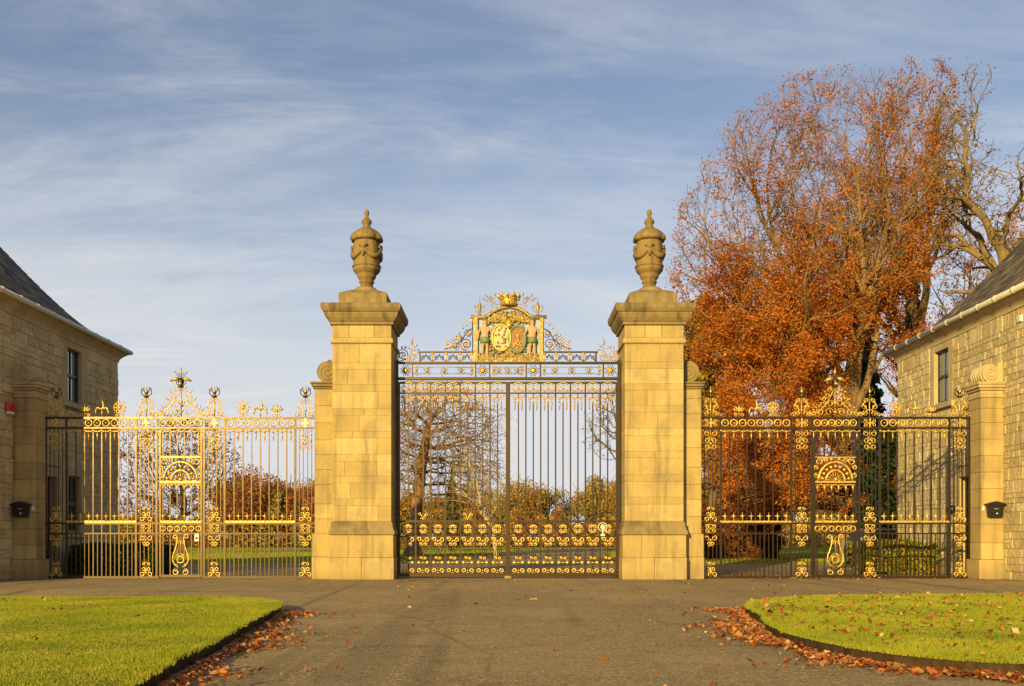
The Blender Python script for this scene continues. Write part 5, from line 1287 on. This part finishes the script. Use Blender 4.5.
Y = 42; bx = at(1006, Y)
trunk = [(0.14*math.sin(i*0.9), 0, 0.7*i) for i in range(18)]
LB = [(8.6, -1, -0.6, 0.35, 7, 0.17), (9.3, -1, -0.3, 0.75, 9, 0.19), (9.8, -0.9, 0.1, 1.1, 11, 0.20), (10.5, 0.8, -0.2, 0.9, 9, 0.16), (10.8, -0.7, -0.5, 1.5, 12, 0.20), (11.2, -0.4, -0.3, 1.6, 12, 0.20), (11.9, -0.1, 0.2, 1.6, 13, 0.20), (11.9, 0.4, 0, 1.4, 12, 0.18), (11.0, -1, 0.0, 0.8, 10, 0.18), (11.5, 0.15, -0.3, 1.5, 12, 0.18)]
limbed('oak_tree', 'bare crooked tree behind the right lodge roof, top right', (bx, Y, 0), trunk,
     [E(985, 135, 58, 82, Y, bx, 0, 4.5, -0.8), E(1050, 130, 60, 80, Y, bx, 0, 4.5), E(968, 225, 50, 55, Y, bx, 0, 4.5, -1.2)], LB, 44, 'bark', 'gold_leaf', 3000, 0.045, lambda p: 1.0, r0=0.42, tip=0.026, wig=0.24, lift=0.04, sp=(0.75, 0.5, 0.34), ang=(0.9, 0.95, 0.9))
Y = 58; bx = at(712, Y)
tree('lime_tree', 'yellow olive leaved tree behind the right gate pier', (bx, Y, 0), [(0, 0, 0.6*i) for i in range(6)], [E(712, 360, 34, 62, Y, bx, 0, 3), E(720, 440, 36, 60, Y, bx, 0, 3)], 1200, 43, 'bark_dark', 'gold_leaf', 16000, 0.14, step=0.4, infl=4, kill=0.6, rmax=0.25, twigs=2)
# bare reddish tree beyond the left screen
Y = 68; bx = at(182, Y)
tree('maple_tree', 'leafless reddish tree seen through the left screen', (bx, Y, 0), [(0, 0, 0.5*i) for i in range(6)], [E(180, 470, 62, 55, Y, bx, 0, 4), E(215, 500, 40, 30, Y, bx, 0, 3), E(150, 505, 34, 30, Y, bx, 0, 3)], 1700, 47, 'bark_dark', 'rust_leaf', 4500, 0.09, step=0.34, infl=3.5, kill=0.5, rmax=0.28, tip=0.017, twigs=3, twig_len=0.7)
# leaning tree behind the gates
Y = 60; bx = at(413, Y)
base = [(0, 0, 0), (0.02, 0, 0.6), (0.08, 0, 1.3), (0.15, 0, 2.0), (0.22, 0, 2.7), (0.28, 0, 3.4), (0.36, 0, 4.1), (0.44, 0, 4.9), (0.55, 0, 5.7), (0.70, 0, 6.5), (0.8, 0, 7.3)]
tree('larch_tree', 'thick leaning bare trunk with drooping twigs behind the left gate leaf', (bx, Y, 0), base, [E(440, 425, 62, 42, Y, bx, 0, 3.5), E(412, 440, 34, 60, Y, bx, 0, 3), E(465, 465, 38, 42, Y, bx, 0, 3)], 3200, 53, 'bark_red', 'gold_leaf', 9000, 0.05, step=0.30, infl=3.6, kill=0.40, rmax=0.36, tip=0.018, twigs=3, twig_len=0.8, trop=(0, 0, -0.02), wig=0.25, droop=0.25, flare=0.8)
Y = 50; bx = at(497, Y)
tree('birch_tree', 'slender pale forked tree leaning left behind the gate centre', (bx, Y, 0), [(0, 0, 0), (-0.1, 0, 0.7), (-0.15, 0, 1.4), (-0.45, 0, 1.9), (-0.8, 0, 2.4)], [E(472, 478, 26, 34, Y, bx, 0, 1.8), E(496, 490, 16, 24, Y, bx, 0, 1.4)], 420, 59, 'bark_pale', None, 0, step=0.3, infl=3, kill=0.5, rmax=0.12, tip=0.014, twigs=2, twig_len=0.6, wig=0.25)
Y = 60; bx = at(640, Y)
tree('ash_tree', 'bare branched tree reaching out from behind the right gate pier', (bx, Y, 0), [(0, 0, 0.6*i) for i in range(8)], [E(628, 420, 40, 46, Y, bx, 0, 3.2), E(606, 430, 22, 36, Y, bx, 0, 2.5)], 1000, 61, 'bark_dark', 'gold_leaf', 300, 0.07, step=0.36, infl=4, kill=0.55, rmax=0.22, tip=0.015, twigs=3, twig_len=0.8, wig=0.25)
def conifer(label, px, Y, pytop, wpx, seed, n, size=0.2, base_z=0.4, name='conifer_tree', mat='yew'):
    rng = np.random.default_rng(seed); bx = at(px, Y); H = hz_(pytop, Y); t = thing(name, label, 'tree', (bx, Y, 0))
    b = MB(); b.tube([(0, 0, 0), (0, 0, H*0.5), (0, 0, H*0.98)], [0.09+H*0.012, 0.05+H*0.006, 0.01], 7); tr_ = b.build('trunk', 'bark_dark', t)
    z = base_z+(H-base_z)*(1-np.sqrt(rng.random(n))); w = wpx*Y/2000.0; f_ = (1-(z-base_z)/(H-base_z)); lay = 0.75+0.25*np.sin(z*7+rng.normal(0, 0.4, n)); a = rng.uniform(0, 2*PI, n)
    rr_ = w*f_**0.85*lay*(0.45+0.55*np.sqrt(rng.random(n)))*(0.85+0.2*np.sin(3*a+z)); P = np.stack([rr_*np.cos(a), rr_*np.sin(a), z-0.15*rr_], 1)
    put('crown', quads_mesh('crown', leaf_verts(P, size, rng, 0.2, 0.5), n, mat), t)
conifer('small brownish pointed conifer beyond the left gate leaf', 452, 85, 468, 34, 71, 3500, 0.13, mat='brown_needle')
conifer('dark evergreen half hidden in the beech crowns, taller one', 913, 62, 235, 60, 72, 9000, 0.28)
conifer('dark evergreen half hidden in the beech crowns, shorter one', 868, 62, 275, 60, 73, 8000, 0.28)
def shrub(name, label, x0, x1, y0, y1, z1, n, size, mat, seed, cat='hedge', lumps=0.06, bark_m='bark_dark', holes=0.0):
    rng = np.random.default_rng(seed); t = thing(name, label, cat, ((x0+x1)/2, (y0+y1)/2, 0)); hx, hy = abs(x1-x0)/2, abs(y1-y0)/2
    P = rng.uniform(-1, 1, (n, 3)); ax = rng.integers(0, 5, n)
    f_ = 1-0.12*rng.random(n)**2
    for a_, (i, sg) in enumerate(((0, -1), (0, 1), (1, -1), (1, 1), (2, 1))): k = ax == a_; P[k, i] = sg*f_[k]
    P[:, 2] = (P[:, 2]+1)/2; P = P*np.array([hx, hy, z1])
    P += lumps*np.stack([np.sin(P[:, 2]*5+P[:, 1]*3), np.sin(P[:, 0]*4+P[:, 2]*6), np.sin(P[:, 0]*3.1)*np.sin(P[:, 1]*3.7)], 1)+rng.normal(0, size*0.5, (n, 3)); P[:, 2] = np.maximum(P[:, 2], 0.03)
    put('foliage', quads_mesh('foliage', leaf_verts(P, size, rng, 0, 0.7), n, mat), t)
    b = MB()
    for i in range(max(3, int(hx*6))): x = -hx*0.9+1.8*hx*i/max(1, int(hx*6)-1 if hx*6 > 1 else 1); b.tube([(x, 0, 0), (x+rng.normal(0, 0.05), rng.normal(0, 0.05), z1*0.5), (x+rng.normal(0, 0.12), rng.normal(0, 0.1), z1*0.9)], [0.03, 0.02, 0.008], 5)
    b.build('stem', bark_m, t)
shrub('hedge', 'dark clipped hedge behind the left screen beside the shaded lodge', -12.3, -9.9, 28.0, 29.6, 0.84, 16000, 0.035, 'hedge_leaf', 81)
shrub('hedge', 'low hedge turning orange and green behind the right screen', 10.2, 12.2, 28.6, 29.8, 0.90, 11000, 0.04, 'mixed_hedge', 82, lumps=0.09)
shrub('yew_bush', 'tall dark evergreen bush beside the corner of the right lodge', 14.7, 17.4, 39, 42, 5.2, 24000, 0.10, 'yew', 83, 'bush', 0.35)
shrub('beech_thicket', 'brown bushy undergrowth under the beech behind the right screen', 9.6, 15.0, 57, 59, 2.6, 16000, 0.10, 'rust_leaf', 84, 'bush', 0.4)
shrub('rust_shrub', 'rusty brown shrub under the beech skirt behind the right screen', 10.0, 13.6, 50.5, 52.0, 1.9, 9000, 0.09, 'rust_leaf', 85, 'bush', 0.3)

# far woodland: one mass of distant autumn trees
rng = np.random.default_rng(99); P = []; S = []; MI = []; b = MB()
spots = [(rng.uniform(-60, 1090), rng.uniform(112, 175)) for i in range(150)]+[(232+8*i, 112+3*(i % 3)) for i in range(12)]
for px, Yw in spots:
    x = at(px, Yw); ytop = 490+5*math.sin(px*0.031)+rng.normal(0, 7)
    if px > 520: ytop = 490-(px-520)*0.13+rng.normal(0, 6)
    if 225 < px < 320: ytop = 480+rng.normal(0, 6)
    if px > 650: ytop = 472+rng.normal(0, 6)
    if px < 225: ytop = 514+rng.normal(0, 5)
    H = max(3, hz_(ytop, Yw)); w = H*rng.uniform(0.26, 0.46); kind = int(rng.choice(4, p=(0.38, 0.14, 0.28, 0.20)))
    if 225 < px < 320 and rng.random() < 0.6: kind = 1
    m = (2300, 2000, 1800, 650)[kind]
    nb = 11; cen = rng.normal(size=(nb, 3)); cen /= np.linalg.norm(cen, axis=1)[:, None]; cen = cen*np.array([w*0.7, w*0.7, H*0.33])*(rng.random((nb, 1))**0.4)+np.array([x, Yw, H*0.60]); rb = w*rng.uniform(0.28, 0.5, nb)
    ci = rng.integers(0, nb, m); d = rng.normal(size=(m, 3)); d /= np.linalg.norm(d, axis=1)[:, None]; q = cen[ci]+d*(rb[ci]*rng.random(m)**0.35)[:, None]
    P.append(q); S.append(np.full(m, 0.09+0.006*H)); MI.append(np.full(m, kind))
    b.tube([(x, Yw, 0), (x+rng.normal(0, 0.2), Yw, H*0.5), (x+rng.normal(0, 0.5), Yw, H*0.95)], [0.22, 0.14, 0.03], 5)
    for c in cen: b.tube([(x, Yw, c[2]*0.55), tuple((np.array([x, Yw, c[2]*0.75])+c)/2), tuple(c), tuple(c+np.array([(c[0]-x)*0.4, 0, rb[0]*1.0]))], [0.10, 0.07, 0.04, 0.015], 3, cap=False)
    for _ in range(26 if kind == 3 else 10):
        a = rng.uniform(0, 2*PI); z0 = H*rng.uniform(0.45, 0.85); q_ = rng.uniform(0.2, 1.0)*w; b.tube([(x+math.cos(a)*q_*0.4, Yw+math.sin(a)*q_*0.4, z0-0.1*H), (x+math.cos(a)*q_, Yw+math.sin(a)*q_, min(z0+H*0.16, H*1.03))], [0.05, 0.02], 3, cap=False)
m = 110000; xx = rng.uniform(-72, 82, m); yy = rng.uniform(110, 124, m); P.append(np.stack([xx, yy, np.maximum(2.6, 3.3+1.3*np.sin(xx*0.9)*np.sin(xx*0.37+2)+0.6*np.sin(xx*2.3))*rng.random(m)**0.8], 1)); S.append(np.full(m, 0.13)); MI.append(((xx*0.35+np.sin(xx)).astype(int) % 3))
P = np.concatenate(P); S = np.concatenate(S); MI = np.concatenate(MI); k = P[:, 2] > 0.1; P = P[k]; S = S[k]; MI = MI[k]
me = quads_mesh('far_woodland', leaf_verts(P, S, rng, 0, 0.7), len(P), 'wood_leaf')
for q in ('wood_rust', 'wood_olive', 'wood_brown'): me.materials.append(M[q])
me.polygons.foreach_set('material_index', MI.astype(np.int32))
o = put('far_woodland', me); tag(o, 'distant autumn woodland along the far edge of the park', 'woodland', kind='stuff')
o2 = b.build('far_trunks', 'bark_dark', o); o2['kind'] = 'stuff'

# ------------------------------------------------------------------ parked car behind the right lodge corner
def car():
    t = thing('parked_car', 'silver parked car half hidden behind the corner of the right lodge', 'car', (14.35, 38.5, 0))
    st = [(-2.05, 0.62, 0.35, 0.62), (-1.95, 0.78, 0.26, 0.74), (-1.5, 0.84, 0.22, 0.86), (-0.8, 0.86, 0.2, 0.92), (0.6, 0.86, 0.2, 0.94), (1.5, 0.84, 0.22, 0.95), (1.95, 0.78, 0.28, 0.90), (2.05, 0.62, 0.4, 0.8)]
    def loft(st, b):
        vs = []
        for y, w, z0, z1 in st: vs += [(-w*0.92, y, z0), (-w, y, z0+(z1-z0)*0.3), (-w*0.98, y, z0+(z1-z0)*0.75), (-w*0.88, y, z1), (w*0.88, y, z1), (w*0.98, y, z0+(z1-z0)*0.75), (w, y, z0+(z1-z0)*0.3), (w*0.92, y, z0)]
        n = 8; m = len(st); b.add(vs, [(i*n+j, i*n+(j+1) % n, (i+1)*n+(j+1) % n, (i+1)*n+j) for i in range(m-1) for j in range(n)]+[tuple(range(n))[::-1], tuple((m-1)*n+j for j in range(n))], True)
    b = MB(); loft(st, b); b.build('body', 'car_paint', t)
    b = MB(); loft([(-0.85, 0.74, 0.9, 0.95), (-0.15, 0.66, 0.9, 1.36), (0.5, 0.66, 0.9, 1.43), (1.2, 0.66, 0.9, 1.38), (1.75, 0.72, 0.92, 0.98)], b); cb_ = b.build('cabin', 'car_paint', t)
    b = MB(); b.add([(-0.66, -0.83, 0.97), (0.66, -0.83, 0.97), (0.55, -0.22, 1.35), (-0.55, -0.22, 1.35)], [(0, 1, 2, 3)]); b.v = [(x, y-0.012, z+0.012) for x, y, z in b.v]; b.build('windscreen', 'black', cb_)
    for sx in (-1, 1):
        b = MB(); b.add([(sx*0.735, -0.5, 0.98), (sx*0.735, 1.4, 0.98), (sx*0.665, 1.15, 1.32), (sx*0.665, -0.05, 1.32)], [(0, 1, 2, 3)]); b.build('side_window', 'black', cb_)
        b = MB(); b.ball((sx*0.58, -1.98, 0.62), 0.13, sx=1.3, sy=0.5); b.build('headlight', 'lens', t)
        b = MB(); b.ball((sx*0.92, -0.55, 1.0), 0.09, sx=1, sy=0.6); b.build('wing_mirror', 'car_paint', t)
        for yy in (-1.3, 1.3):
            b = MB(); b.tube([(sx*0.68, yy, 0.31), (sx*0.86, yy, 0.31)], 0.31, 20); w = b.build('wheel', 'tyre', t)
            b = MB(); b.tube([(sx*0.85, yy, 0.31), (sx*0.868, yy, 0.31)], 0.2, 14); b.build('rim', 'silver', w)
    b = MB(); b.box(-0.5, 0.5, -2.06, -2.0, 0.42, 0.6); b.build('grille', 'black', t)
    b = MB(); b.box(-0.26, 0.26, -2.085, -2.07, 0.36, 0.46); b.build('number_plate', 'white', t)
car()
